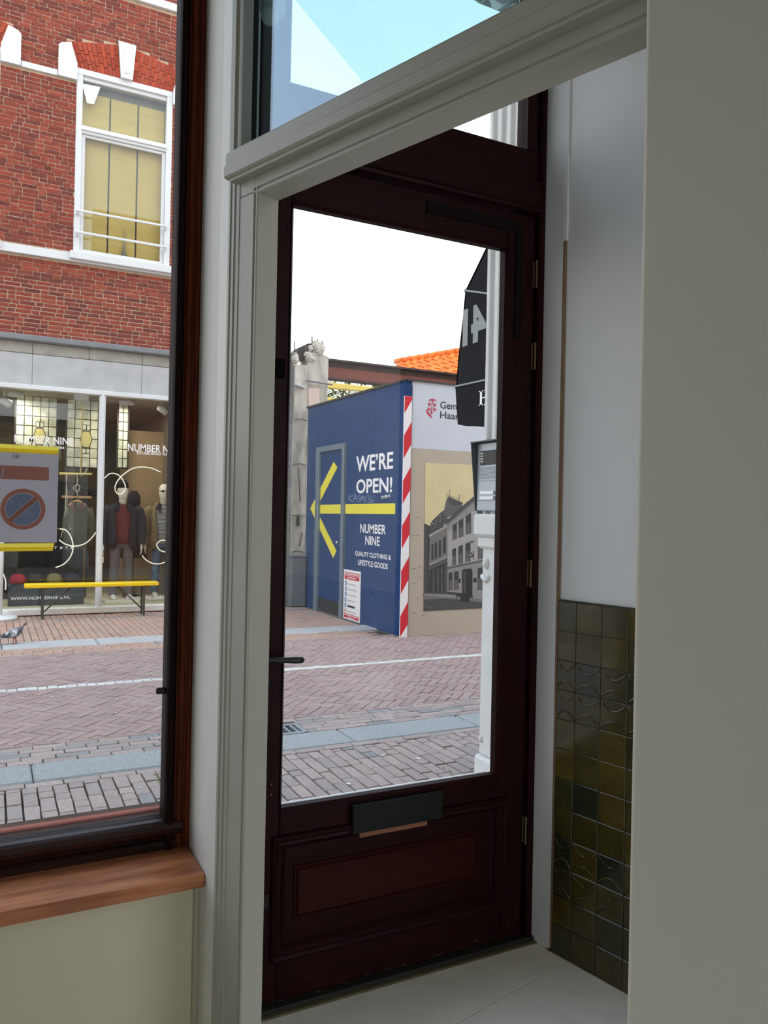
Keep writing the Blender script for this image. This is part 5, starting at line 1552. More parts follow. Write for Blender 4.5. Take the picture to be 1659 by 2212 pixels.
wall_text('LIFESTYLE GOODS', 10.035, 0.828, 9.105, 0.905, 0.018)
# scribbled tag and doodle
def stroke(mb, pts, r):
    mb.tube(pts, r, 5)
scr = MB()
for st_ in ([(4.677, 10.405, 1.831), (4.677, 10.377, 1.732)], [(4.677, 10.260, 1.822), (4.677, 10.380, 1.777), (4.677, 10.266, 1.726)], [(4.677, 10.233, 1.722), (4.677, 10.174, 1.834), (4.677, 10.126, 1.726)], [(4.677, 10.214, 1.767), (4.677, 10.138, 1.766)],
            [(4.677, 10.013, 1.814), (4.677, 10.076, 1.806), (4.677, 10.064, 1.774), (4.677, 10.010, 1.761), (4.677, 10.019, 1.725), (4.677, 10.094, 1.730)], [(4.677, 9.987, 1.720), (4.677, 9.971, 1.805), (4.677, 9.937, 1.756), (4.677, 9.908, 1.804), (4.677, 9.873, 1.720)], [(4.677, 9.806, 1.807), (4.677, 9.856, 1.790), (4.677, 9.813, 1.755), (4.677, 9.863, 1.720)],
            [(4.677, 9.775, 1.798), (4.677, 9.715, 1.810), (4.677, 9.704, 1.780), (4.677, 9.743, 1.763), (4.677, 9.682, 1.745), (4.677, 9.701, 1.715), (4.677, 9.771, 1.715)], [(4.677, 9.567, 1.813), (4.677, 9.634, 1.775), (4.677, 9.651, 1.727), (4.677, 9.601, 1.705), (4.677, 9.563, 1.735), (4.677, 9.632, 1.744)]):
    stroke(scr, smooth_path(st_, 4), 0.004)
scr.build('scribble', mat('chalk_scribble', (150, 170, 190), 0.9), bh)
scr = MB()
for st_ in ([(4.677, 9.327, 1.801), (4.677, 9.316, 1.763), (4.677, 9.216, 1.808), (4.677, 9.205, 1.771), (4.677, 9.327, 1.801)], [(4.677, 9.197, 1.808), (4.677, 9.186, 1.770), (4.677, 9.088, 1.819), (4.677, 9.078, 1.782), (4.677, 9.197, 1.808)]):
    stroke(scr, st_, 0.006)
scr.build('doodle', 'letter', bh)
mb = MB(); rd3 = random.Random(9)
for k in range(26):
    y, z = rd3.uniform(8.8, 12.0), rd3.uniform(0.05, 2.9)
    if 10.5 < y < 11.65: continue
    mb.tube([(BX - 0.001, y, z), (BX - 0.001, y + rd3.uniform(-.03, .03), z + rd3.uniform(-.05, .05))], 0.0025, 4)
mb.build('scratch', mat('pale_scratch', (130, 156, 180), 0.9), bh, kind='stuff')
# safety board at the foot of the boards
sg = thing('safety_board', (BX, 10.2, 0.01), 'white site safety board with red header and blue symbols on the hoarding', 'sign')
SX = BX - 0.012
MB().cbox((SX, 9.925, 0.012), (BX - 0.001, 10.50, 0.735), 0.002).build('board', mat('sign_white', (236, 236, 234), 0.4), sg)
SF = SX - 0.001
redv = mat('sign_red', (196, 34, 52), 0.5); bluev = mat('sign_blue', (36, 92, 160), 0.5); greyv = mat('sign_grey_text', (150, 152, 154), 0.6); blk = mat('sign_black', (40, 40, 40), 0.6)
def srect(mb, y0, z0, y1, z1, x=SF): mb.poly([(x, y0, z0), (x, y1, z0), (x, y1, z1), (x, y0, z1)])
mb = MB(); srect(mb, 10.47, 0.655, 9.955, 0.70); srect(mb, 10.47, 0.595, 9.955, 0.648); srect(mb, 10.47, 0.035, 9.955, 0.095); mb.build('red_bar', redv, sg, recalc=False)
mb = MB()
for k, z in enumerate((0.535, 0.455, 0.375, 0.295, 0.215)): disc(mb, (SF, 10.42, z), 0.036, (0, 1, 0), (0, 0, 1), 20)
mb.build('blue_symbol', bluev, sg, recalc=False)
mb = MB(); disc(mb, (SF, 10.42, 0.138), 0.036, (0, 1, 0), (0, 0, 1), 20, 0, 0.029); mb.build('red_symbol', redv, sg, recalc=False)
mb = MB()
for k, (z, l) in enumerate(((0.53, 0.27), (0.45, 0.31), (0.37, 0.30), (0.29, 0.27), (0.13, 0.29))):
    for q in range(9): srect(mb, 10.345 - l * q / 9, z - 0.006, 10.345 - l * (q + 0.75) / 9, z + 0.008)
mb.build('small_print', greyv, sg, recalc=False)
mb = MB()
for q in range(16): srect(mb, 10.455 - 0.03 * q, 0.667, 10.455 - 0.03 * q - 0.022, 0.688, SF - 0.001)
for q in range(10): srect(mb, 10.37 - 0.03 * q, 0.612, 10.37 - 0.03 * q - 0.022, 0.63, SF - 0.001)
for q in range(16): srect(mb, 10.455 - 0.03 * q, 0.07, 10.455 - 0.03 * q - 0.022, 0.085, SF - 0.001)
for q in range(8): srect(mb, 10.33 - 0.03 * q, 0.043, 10.33 - 0.03 * q - 0.022, 0.054, SF - 0.001)
for z in (0.535, 0.455, 0.375, 0.295, 0.215): mb.poly([(SF - 0.001, 10.43, z + 0.018), (SF - 0.001, 10.405, z + 0.016), (SF - 0.001, 10.402, z - 0.018), (SF - 0.001, 10.436, z - 0.014)])
mb.build('white_print', 'letter', sg, recalc=False)
mb = MB(); srect(mb, 10.345, 0.195, 10.09, 0.225); disc(mb, (SF, 10.42, 0.138), 0.016, (0, 1, 0), (0, 0, 1), 8); mb.build('black_bar', blk, sg, recalc=False)

# red and white corner strip
hz = thing('hazard_strip', (4.70, 8.68, 0), 'red and white diagonal striped strip on the hoarding corner', 'warning strip')
S0, S1, SY = 4.648, 4.756, 8.675
MB().cbox((S0, SY, 0.0), (S1, SY + 0.02, 3.06), 0.002).build('white_strip', mat('strip_white', (234, 236, 236), 0.45), hz)
per = 0.572
for k in range(7):
    zt = 3.06 + 0.02 - per * k
    pts = [(S0, zt - 0.33 + 0.06), (S1, zt), (S1, zt - 0.27), (S0, zt - 0.60 + 0.06 + 0.0)] if 0 else [(S0, zt - 0.245), (S1, zt - 0.06), (S1, zt + 0.23), (S0, zt + 0.045)]
    cl_ = [(x, max(0.002, min(3.058, z))) for x, z in pts]
    if max(p[1] for p in cl_) - min(p[1] for p in cl_) < 0.02: continue
    MB().prism([(x, SY - 0.0015, z) for x, z in cl_], (0, 0.001, 0)).build('red_stripe', mat('strip_red', (206, 26, 44), 0.45), hz)
MB().box((S1 + 0.001, SY + 0.01, 0), (S1 + 0.010, SY + 0.05, 3.2)).build('dark_gap', 'blackmatte', hz)

# white and beige hoarding with the printed old photograph
WY = 8.70
wh = thing('printed_hoarding', (6.0, WY, 0), 'pale site hoarding printed with an old black-and-white street photograph', 'hoarding')
for x0, x1 in ((4.766, 5.985), (5.988, 7.2), (7.203, 8.42)):
    for z0, z1, m in ((2.405, 3.262, mat('pale_blue_white_board', (196, 206, 214), 0.45, var=0.03, scale=2)), (1.22, 2.402, mat('beige_board', (176, 168, 150), 0.5, var=0.04, scale=3)), (0.0, 1.217, mat('beige_board_lower', (176, 168, 150), 0.5, var=0.04, scale=3))):
        MB().cbox((x0, WY, z0), (x1, WY + 0.02, z1), 0.0015).build('board', m, wh)
MB().box((4.74, WY - 0.02, 3.262), (8.42, WY + 0.06, 3.285)).build('top_cap', mat('weathered_cap_2', (70, 66, 62), 0.8), wh)
PYn = WY - 0.003
PZ = lambda pts: [(x, z) for x, z in pts]
shades = [mat('print_%d' % g, (g, g, int(g * 0.98)), 0.6, var=0.06, scale=9) for g in (28, 48, 68, 88, 108, 132, 156)]
GI = {28: 0, 48: 1, 68: 2, 88: 3, 108: 4, 132: 5, 156: 6, 'sky': 7}
pm = MB(); depth = [0]
def pr_(g, pts):
    depth[0] += 1
    pm.poly([(x, PYn - 0.00004 * depth[0], z) for x, z in pts], GI[g])
def E_(*a): pass
pr_('sky', [(4.980, 2.227), (5.984, 2.238), (6.029, 0.331), (5.001, 0.320)])
pr_(48, [(4.983, 1.446), (5.064, 1.415), (5.080, 0.543), (4.996, 0.525)])
pr_(68, [(4.991, 1.421), (5.032, 1.401), (5.047, 0.544), (4.999, 0.532)])
pr_(68, [(5.064, 1.415), (5.095, 1.479), (5.216, 1.583), (5.289, 1.638), (5.332, 1.553), (5.329, 1.340), (5.059, 1.282)])
pr_(88, [(5.307, 1.759), (5.343, 1.807), (5.567, 1.727), (5.547, 1.679), (5.415, 1.569), (5.316, 1.518), (5.265, 1.581)])
pr_(68, [(5.327, 1.753), (5.352, 1.789), (5.555, 1.718), (5.539, 1.686), (5.379, 1.697)])
pr_(108, [(5.067, 1.296), (5.327, 1.418), (5.350, 0.508), (5.070, 0.544)])
pr_(156, [(5.052, 1.298), (5.332, 1.433), (5.332, 1.408), (5.059, 1.273)])
pr_(132, [(5.067, 0.930), (5.341, 1.041), (5.342, 0.999), (5.068, 0.895)])
pr_(48, [(5.076, 0.894), (5.339, 0.996), (5.350, 0.508), (5.070, 0.544)])
for q in ([(5.098, 1.169), (5.127, 1.183), (5.128, 0.979), (5.099, 0.969)], [(5.146, 1.195), (5.180, 1.212), (5.182, 1.000), (5.147, 0.989)], [(5.204, 1.223), (5.238, 1.240), (5.242, 1.021), (5.208, 1.008)], [(5.269, 1.262), (5.312, 1.283), (5.317, 1.070), (5.273, 1.050)]):
    pr_(48, q)
for q in ([(5.101, 1.451), (5.127, 1.462), (5.125, 1.388), (5.099, 1.378)], [(5.146, 1.485), (5.172, 1.500), (5.170, 1.416), (5.144, 1.406)], [(5.200, 1.548), (5.229, 1.560), (5.228, 1.481), (5.199, 1.466)]):
    pr_(132, q)
for q in ([(5.106, 1.437), (5.122, 1.445), (5.122, 1.392), (5.104, 1.383)], [(5.151, 1.474), (5.167, 1.483), (5.167, 1.421), (5.149, 1.412)], [(5.205, 1.534), (5.225, 1.543), (5.224, 1.484), (5.203, 1.475)]):
    pr_(28, q)
for x in (215, 250, 290, 330):
    pass
for q in ([(5.128, 0.831), (5.144, 0.836), (5.148, 0.549), (5.132, 0.546)], [(5.193, 0.855), (5.209, 0.861), (5.217, 0.540), (5.201, 0.539)], [(5.252, 0.883), (5.268, 0.891), (5.277, 0.528), (5.260, 0.526)], [(5.311, 0.914), (5.327, 0.919), (5.337, 0.515), (5.320, 0.516)], [(5.069, 0.874), (5.339, 0.982), (5.340, 0.953), (5.069, 0.849)]):
    pr_(88, q)
pr_(132, [(5.331, 1.468), (5.818, 1.831), (5.991, 1.931), (6.027, 0.422), (5.350, 0.500)])
pr_(156, [(5.344, 1.340), (5.822, 1.693), (5.994, 1.814), (6.014, 0.979), (5.351, 0.878)])
pr_(68, [(5.301, 1.482), (5.547, 1.679), (5.758, 1.836), (5.990, 1.968), (5.991, 1.917), (5.785, 1.797), (5.338, 1.451)])
pr_(108, [(5.338, 1.451), (5.785, 1.797), (5.991, 1.917), (5.992, 1.893), (5.785, 1.770), (5.338, 1.425)])
def win(q, lower=True):
    (ax, az), (bx, bz2), (cx2, cz2), (dx, dz) = q
    pr_(48, q)
    f = lambda a, b, t: (a[0] + (b[0] - a[0]) * t, a[1] + (b[1] - a[1]) * t)
    l1, l2 = f(q[0], q[3], 0.45), f(q[1], q[2], 0.45)
    pr_(88, [f(l1, l2, .12), f(l1, l2, .88), f(q[3], q[2], .88), f(q[3], q[2], .12)])
    pr_(156, [f(q[0], q[3], 1.0), f(q[1], q[2], 1.0), f(q[1], q[2], 1.05), f(q[0], q[3], 1.05)])
for q in ([(5.410, 1.426), (5.478, 1.467), (5.480, 1.252), (5.415, 1.229)], [(5.501, 1.482), (5.576, 1.529), (5.581, 1.285), (5.507, 1.258)], [(5.610, 1.551), (5.694, 1.600), (5.701, 1.326), (5.616, 1.302)], [(5.788, 1.663), (5.874, 1.709), (5.881, 1.388), (5.795, 1.358)],
          [(5.413, 1.112), (5.471, 1.134), (5.474, 0.909), (5.418, 0.901)], [(5.506, 1.148), (5.576, 1.177), (5.582, 0.928), (5.511, 0.917)], [(5.614, 1.187), (5.695, 1.213), (5.699, 0.953), (5.619, 0.939)], [(5.811, 1.257), (5.884, 1.279), (5.891, 0.987), (5.818, 0.978)],
          [(5.363, 0.806), (5.421, 0.815), (5.424, 0.573), (5.367, 0.568)], [(5.450, 0.818), (5.517, 0.828), (5.521, 0.579), (5.454, 0.572)], [(5.816, 0.857), (5.894, 0.871), (5.901, 0.560), (5.823, 0.559)]):
    win(q)
pr_(88, [(5.341, 0.882), (6.013, 0.994), (6.014, 0.962), (5.342, 0.853)])
pr_(48, [(5.349, 0.557), (5.575, 0.534), (5.575, 0.501), (5.350, 0.515)])
pr_(28, [(5.573, 0.832), (5.601, 0.853), (5.712, 0.859), (5.733, 0.840), (5.741, 0.496), (5.580, 0.515)])
pr_(68, [(5.594, 0.810), (5.627, 0.824), (5.634, 0.535), (5.600, 0.539)])
for q in ([(5.521, 0.718), (5.550, 0.721), (5.551, 0.670), (5.522, 0.668)], [(5.751, 0.732), (5.800, 0.734), (5.801, 0.673), (5.753, 0.671)]): pr_(28, q)
for q in ([(5.526, 0.665), (5.546, 0.664), (5.547, 0.635), (5.526, 0.636)], [(5.760, 0.668), (5.794, 0.667), (5.795, 0.641), (5.760, 0.642)], [(5.269, 1.432), (5.301, 1.456), (5.312, 1.432), (5.279, 1.408)]): pr_(156, q)
pr_(28, [(5.647, 1.054), (5.664, 1.071), (5.716, 1.068), (5.744, 1.039), (5.734, 1.007), (5.692, 0.999), (5.657, 1.018)])
pr_(108, [(5.659, 1.048), (5.673, 1.060), (5.712, 1.057), (5.732, 1.036), (5.724, 1.016), (5.691, 1.011), (5.665, 1.025)])
pr_(48, [(5.743, 1.090), (5.753, 1.090), (5.756, 0.974), (5.745, 0.974)])
pr_(48, [(5.691, 1.219), (5.750, 1.225), (5.750, 1.204), (5.692, 1.204)])
pr_(108, [(4.995, 0.553), (5.350, 0.529), (6.027, 0.444), (6.030, 0.325), (5.001, 0.317)])
pr_(68, [(4.997, 0.469), (5.351, 0.472), (6.028, 0.385), (6.030, 0.325), (5.001, 0.317)])
pr_(132, [(4.999, 0.536), (5.350, 0.518), (6.027, 0.449), (6.027, 0.434), (4.999, 0.516)])
pr_(108, [(5.015, 0.391), (5.146, 0.354), (5.140, 0.349), (5.012, 0.381)])
pr_(28, [(5.487, 0.504), (5.524, 0.538), (5.575, 0.526), (5.677, 0.531), (5.743, 0.496), (5.758, 0.431), (5.680, 0.411), (5.492, 0.439)])
for q in ([(5.495, 0.482), (5.525, 0.495), (5.552, 0.480), (5.553, 0.451), (5.526, 0.438), (5.499, 0.453)], [(5.696, 0.462), (5.726, 0.475), (5.751, 0.460), (5.751, 0.431), (5.728, 0.420), (5.700, 0.432)]): pr_(108, q)
for q in ([(5.308, 1.852), (5.315, 1.852), (5.320, 1.788), (5.310, 1.788)], [(5.354, 1.903), (5.359, 1.903), (5.363, 1.803), (5.353, 1.803)], [(5.501, 1.836), (5.508, 1.836), (5.512, 1.750), (5.502, 1.750)], [(5.312, 1.823), (5.511, 1.783), (5.511, 1.777), (5.313, 1.818)]): pr_(132, q)
pm.build('photo_print', shades + [mat('print_yellow_sky', (208, 198, 150), 0.6, var=0.05, scale=5)], wh, recalc=False)
# municipal lettering and crest
gt = [(5.187, 2.946), (5.190, 2.816), (5.185, 3.036), (5.188, 2.910)]
mb = MB()
add_text(mb, 'Gemeente', (gt[0][0], PYn, gt[0][1]), (0.565, 0, 0), (0, 0, 0.092), 0.006)
add_text(mb, 'Haarlem', (gt[1][0], PYn, gt[1][1]), (0.50, 0, 0), (0, 0, 0.092), 0.006)
mb.build('lettering', mat('dark_print_text', (40, 44, 50), 0.6), wh, recalc=False)
mb = MB()
def ribbon(mb, pts, ws, y=PYn):
    pts = [Vector((p[0], y, p[1])) for p in pts]
    L_, R_ = [], []
    for i, p in enumerate(pts):
        d_ = pts[min(i + 1, len(pts) - 1)] - pts[max(i - 1, 0)]
        n_ = Vector((-d_.z, 0, d_.x)).normalized() * (ws[i] / 2)
        L_.append(p + n_); R_.append(p - n_)
    for i in range(len(pts) - 1): mb.poly([L_[i], L_[i + 1], R_[i + 1], R_[i]])
ribbon(mb, [(5.015, 3.027), (5.037, 3.043), (5.075, 3.049), (5.108, 3.043), (5.132, 3.051)], [0.006, 0.018, 0.024, 0.016, 0.006])
ribbon(mb, [(4.985, 2.918), (4.993, 2.885), (5.019, 2.856), (5.049, 2.833), (5.063, 2.806)], [0.006, 0.024, 0.028, 0.020, 0.004])
ribbon(mb, [(5.065, 2.995), (5.059, 2.941), (5.057, 2.884), (5.062, 2.848)], [0.004, 0.012, 0.014, 0.006])
ribbon(mb, [(5.035, 2.883), (5.058, 2.879), (5.083, 2.889)], [0.006, 0.012, 0.006])
for (x, z) in [(5.026, 2.986), (5.101, 2.984), (5.018, 2.921), (5.102, 2.924)]:
    pts = []
    for k in range(12):
        r = 0.036 if k % 2 == 0 else 0.012
        pts.append((x + r * math.cos(PI / 6 * k + 0.2), PYn, z + r * math.sin(PI / 6 * k + 0.2)))
    mb.poly(pts)
(x, z) = [(5.069, 3.018)][0]
mb.poly([(x, PYn, z + 0.022), (x + 0.012, PYn, z), (x, PYn, z - 0.022), (x - 0.012, PYn, z)])
mb.build('crest', mat('crest_red', (190, 40, 66), 0.6), wh, recalc=False)
mb = MB(); rd4 = random.Random(4)
for k in range(16):
    x, z = rd4.uniform(4.8, 5.0), rd4.uniform(0.1, 2.0)
    mb.box((x, PYn, z), (x + rd4.uniform(.02, .07), PYn + 0.001, z + rd4.uniform(.003, .008)))
mb.build('scuff', mat('grey_scuff_mark', (130, 126, 116), 0.8), wh, kind='stuff')

# broken concrete column, rusty beam and what stands behind
cc_ = mat('broken_concrete', (172, 166, 154), 0.9, var=0.28, scale=5, stretch=(2, 2, 0.8), bump=0.9, detail=12)
cl2 = thing('concrete_column', (4.7, 12.4, 0), 'broken weathered concrete column left standing behind the hoarding', 'column')
rd5 = random.Random(21)
def rough_col(x0, x1, y0, y1, z0, z1, ragged, name, m=cc_):
    n = 14; rings = []
    for k in range(n + 1):
        z = z0 + (z1 - z0) * k / n
        j = lambda: rd5.uniform(-.012, .012)
        rings.append([Vector((x0 + j(), y0 + j(), z)), Vector(((x0 + x1) / 2 + j(), y0 + j(), z)), Vector((x1 + j(), y0 + j(), z)), Vector((x1 + j(), y1, z)), Vector((x0 + j(), y1, z))])
    if ragged:
        for v in rings[-1]: v.z += rd5.uniform(-ragged, ragged)
    MB().loft(rings, sm=False).build(name, m, cl2)
rough_col(4.46, 4.695, 12.20, 12.6, 0.0, 3.98, 0.06, 'front_shaft')
rough_col(4.70, 5.06, 12.22, 12.6, 0.0, 4.28, 0.10, 'rear_shaft')
rough_col(4.26, 4.462, 12.28, 12.6, 0.0, 4.20, 0.06, 'edge_strip', mat('grey_rough_edge', (132, 134, 136), 0.9, var=0.3, scale=20, bump=0.8))
MB().prism([(4.537, 12.300, 4.309), (4.717, 12.300, 4.408), (4.826, 12.300, 4.429), (4.814, 12.300, 4.216), (4.748, 12.300, 4.154), (4.558, 12.300, 4.110)], (0, 0.25, 0)).build('iron_stub', mat('black_rusty_iron', (42, 32, 32), 0.7, var=0.2, scale=10), cl2)
for p in [(4.661, 12.250, 4.221), (4.728, 12.250, 4.182), (4.758, 12.250, 4.326), (4.858, 12.250, 4.353), (4.907, 12.250, 4.398), (4.942, 12.250, 4.339), (4.832, 12.250, 4.389), (4.893, 12.250, 4.302), (4.795, 12.250, 4.150), (4.497, 12.250, 4.172), (4.474, 12.250, 4.115)]:
    q = Vector(p); r = rd5.uniform(0.035, 0.075)
    MB().loft([ell(q + Vector((rd5.uniform(-.02, .02), 0, zz * r)), r * rr_ * rd5.uniform(.8, 1.2), r * rr_, 7) for zz, rr_ in ((-1.2, 0.6), (-0.5, 1.0), (0.3, 0.95), (0.9, 0.6), (1.1, 0.2))], sm=False).build('rubble', cc_, cl2)
for a, b in (((674, 760), (674, 727)), ((660, 770), (660, 745)), ((697, 752), (696, 737)), ((686, 745), (686, 733))):
    pass
for pts in ([(4.776, 12.250, 4.265), (4.770, 12.250, 4.522)], [(4.662, 12.250, 4.175), (4.658, 12.250, 4.361)], [(4.968, 12.250, 4.326), (4.956, 12.250, 4.466)], [(4.874, 12.250, 4.394), (4.872, 12.250, 4.487)], [(4.471, 12.250, 4.231), (4.459, 12.250, 4.399)]):
    MB().tube(pts, 0.010, 6).build('rebar', mat('rusty_rebar', (92, 76, 66), 0.8), cl2)
MB().tube([(4.645, 12.160, 3.756), (5.122, 12.160, 3.731)], 0.022, 6, flat=0.6).build('steel_strap', mat('grey_strap', (110, 112, 112), 0.6), cl2)
MB().tube([(4.442, 12.160, 3.683), (4.623, 12.160, 3.630)], 0.03, 6, flat=0.6).build('steel_strap', mat('pale_strap', (186, 190, 192), 0.6), cl2)
mb = MB()
for pts in ([(4.700, 12.190, 3.642), (4.899, 12.190, 3.660), (4.906, 12.190, 3.372), (4.715, 12.190, 3.317)],):
    mb.prism(pts, (0, 0.02, 0))
mb.build('pink_patch', mat('pinkish_render', (196, 176, 164), 0.9, var=0.06, scale=8), cl2)
mb = MB()
for z in (3.1, 2.35, 1.5, 0.9):
    mb.tube([(4.462, 12.186, z), (4.58, 12.186, z + 0.02), (4.692, 12.186, z - 0.01)], 0.006, 5)
for pts in ([(4.547, 12.185, 2.302), (4.592, 12.185, 1.726)], [(4.592, 12.185, 0.994), (4.636, 12.185, 1.226)]): mb.tube(pts, 0.008, 5)
mb.build('crack', mat('dark_crack', (70, 66, 62), 0.9), cl2)
MB().cbox((4.53, 12.15, 1.33), (4.58, 12.20, 1.50), 0.006).build('key_safe', 'black', cl2)
cb = thing('utility_cabinet', (4.53, 12.13, 0), 'grey metal utility cabinet at the foot of the concrete column', 'cabinet')
gc = mat('dull_grey_steel', (104, 110, 114), 0.6, var=0.12, scale=6)
MB().cbox((4.40, 12.0, 0.02), (4.655, 12.17, 0.82), 0.006).build('body', gc, cb)
MB().cbox((4.385, 11.985, 0.82), (4.67, 12.18, 0.85), 0.006).build('lid', gc, cb)
MB().cbox((4.42, 11.994, 0.08), (4.635, 12.0, 0.78), 0.003).build('door', gc, cb)
# rusty I-beam
rust = mat('rusty_steel', (138, 70, 50), 0.8, var=0.25, scale=3, rgb2=(96, 50, 42), bump=0.3)
ib = thing('steel_beam', (8.0, 12.7, 3.92), 'rust brown steel beam spanning above the hoarding', 'beam')
MB().box((5.06, 12.66, 3.94), (10.5, 12.69, 4.235)).build('web', rust, ib)
MB().box((5.06, 12.655, 4.13), (10.5, 12.66, 4.23)).build('dark_band', mat('dark_brown_band', (62, 40, 34), 0.85, var=0.35, scale=5), ib)  # darker strip along the upper part of the web
MB().cbox((5.06, 12.58, 4.225), (10.5, 12.78, 4.262), 0.003).build('top_flange', mat('dark_brown_steel', (58, 42, 38), 0.8, var=0.3, scale=4), ib)
MB().cbox((5.06, 12.58, 3.905), (10.5, 12.78, 3.940), 0.003).build('bottom_flange', mat('dark_rust', (72, 44, 38), 0.8, var=0.3, scale=4), ib)
# yellow frame of the site behind
yw = mat('yellow_ochre_paint', (222, 196, 92), 0.7, var=0.08, scale=3)
yf = thing('yellow_frame', (8.0, 15.0, 0), 'yellow timber frame standing behind the rusty beam', 'frame')
yz = [(6.254, 4.283), (6.257, 4.167), (6.261, 3.974), (6.264, 3.839), (6.816, 4.297)]
for z0, z1 in ((yz[1][1], yz[0][1]), (yz[3][1] - 0.2, yz[2][1])):
    MB().cbox((5.0, 15.0, z0), (11.0, 15.12, z1), 0.01).build('rail', yw, yf)
for x in (yz[4][0], yz[4][0] + 2.2, yz[4][0] - 1.8):
    MB().cbox((x - 0.06, 15.02, 0), (x + 0.06, 15.10, yz[0][1]), 0.01).build('post', mat('white_post', (222, 222, 216), 0.7), yf)
# tree beyond
tp = [(8.235, 19.000, 4.746)][0]
te = thing('tree', (tp[0], 19, 0), 'leafy green tree seen under the rusty beam', 'tree')
MB().tube([(tp[0], 19, 0), (tp[0] + 0.1, 19.05, 2.0), (tp[0], 19, 3.6), (tp[0] + 0.2, 19, 4.6)], [0.16, 0.13, 0.09, 0.04], 10).build('trunk', mat('bark', (84, 70, 56), 0.9, var=0.3, scale=9), te)
for k in range(7):
    a = k * 0.9
    MB().tube([(tp[0], 19, 3.0 + 0.2 * k), (tp[0] + 0.5 * math.cos(a), 19 + 0.4 * math.sin(a), 3.6 + 0.2 * k), (tp[0] + 0.9 * math.cos(a), 19 + 0.8 * math.sin(a), 4.0 + 0.2 * k)], [0.05, 0.03, 0.012], 6).build('branch', mat('branch_bark', (84, 70, 56), 0.9), te)
mb = MB(); rd6 = random.Random(8)
for k in range(2200):
    u, v, w = rd6.gauss(0, 0.75), rd6.gauss(0, 0.6), rd6.gauss(0, 0.55)
    c_ = Vector((tp[0] + u, 19 + v, 4.2 + max(-1.2, min(0.95, w))))
    a, b = rd6.uniform(0, 2 * PI), rd6.uniform(-0.8, 0.8); l = rd6.uniform(0.05, 0.10)
    d_ = Vector((math.cos(a) * math.cos(b), math.sin(a) * math.cos(b), math.sin(b))); s_ = d_.cross(Vector((0.2, 0.3, 1))).normalized()
    mb.poly([c_ - d_ * l, c_ + s_ * l * 0.45, c_ + d_ * l, c_ - s_ * l * 0.45])
mb.build('foliage', piece_mat('tree_leaf', [(96, 120, 44), (120, 140, 60), (80, 104, 40), (136, 150, 70)], 0.8, 0.1, 5, 0), te, kind='stuff', recalc=False)
# orange pantile roof of a house behind
rfA = Vector([(12.483, 20.000, 6.483)][0]); rdir = Vector((-0.3289, 0.9444, 0)).normalized(); rout = Vector((-0.9444, -0.3289, 0)).normalized()
slope = (rout * 0.78 + Vector((0, 0, -0.62))).normalized()
hr = thing('tiled_roof_house', rfA + rout * 0 - Vector((0, 0, rfA.z)), 'house with bright orange pantile roof behind the rusty beam', 'house')
P_ = lambda a, b, h=0: rfA + rdir * a + slope * b + rdir.cross(slope).normalized() * h
nrm = rdir.cross(slope).normalized()
if nrm.z < 0: nrm = -nrm
P_ = lambda a, b, h=0: rfA + rdir * a + slope * b + nrm * h
MB().prism([P_(-3.0, 0.0, -0.03), P_(2.2, 0.0, -0.03), P_(2.2, 3.0, -0.03), P_(-3.0, 3.0, -0.03)], nrm * -0.05).build('roof_deck', mat('roof_deck_brown', (110, 60, 36), 0.9), hr)
bo = rfA + slope * 2.8 - Vector((0, 0, 0.08))
MB().prism([Vector((q.x, q.y, 0)) for q in (bo + rdir * -2.9, bo + rdir * 2.1, bo + rdir * 2.1 - rout * 4, bo + rdir * -2.9 - rout * 4)], (0, 0, bo.z)).build('wall', mat('house_render', (196, 180, 140), 0.9), hr)
tw_, th_ = 0.30, 0.34
tmb = MB(); n = 8
prof_ = [(tw_ * (k / n - 0.5) * 1.04, 0.035 * math.sin(2 * PI * k / n)) for k in range(n + 1)]
rr0 = [[Vector((x, -th_ * 0.56, z + 0.035)) for x, z in prof_] + [Vector((x, -th_ * 0.56, z + 0.018)) for x, z in prof_[::-1]],
       [Vector((x, th_ * 0.56, z + 0.004)) for x, z in prof_] + [Vector((x, th_ * 0.56, z - 0.010)) for x, z in prof_[::-1]]]
tmb.loft(rr0, sm=False)
tmesh = tmb.mesh('roof_tile', piece_mat('orange_pantile', [(224, 112, 30), (238, 126, 40), (214, 100, 26), (230, 120, 44)], 0.6, 0.08, 6, 0))
xa = rdir; yb = -slope; zc_ = nrm
if xa.cross(yb).dot(zc_) < 0: xa = -xa
rot = Matrix((xa, yb, zc_)).transposed().to_euler()
for i in range(-9, 8):
    for j in range(0, 9):
        q = P_(tw_ * i + 0.0, th_ * (j + 0.5), 0.02)
        o = piece(tmesh, 'roof_tile', q, hr)
        o.rotation_euler = rot
for i in range(-8, 7):
    q = P_(0.36 * i, 0.0, 0.05)
    MB().tube([q, q + rdir * 0.37], [0.10, 0.085], 10).build('ridge_tile', piece_mat('orange_ridge', [(214, 104, 34), (230, 124, 50)], 0.6, 0.1, 6, 0), hr)

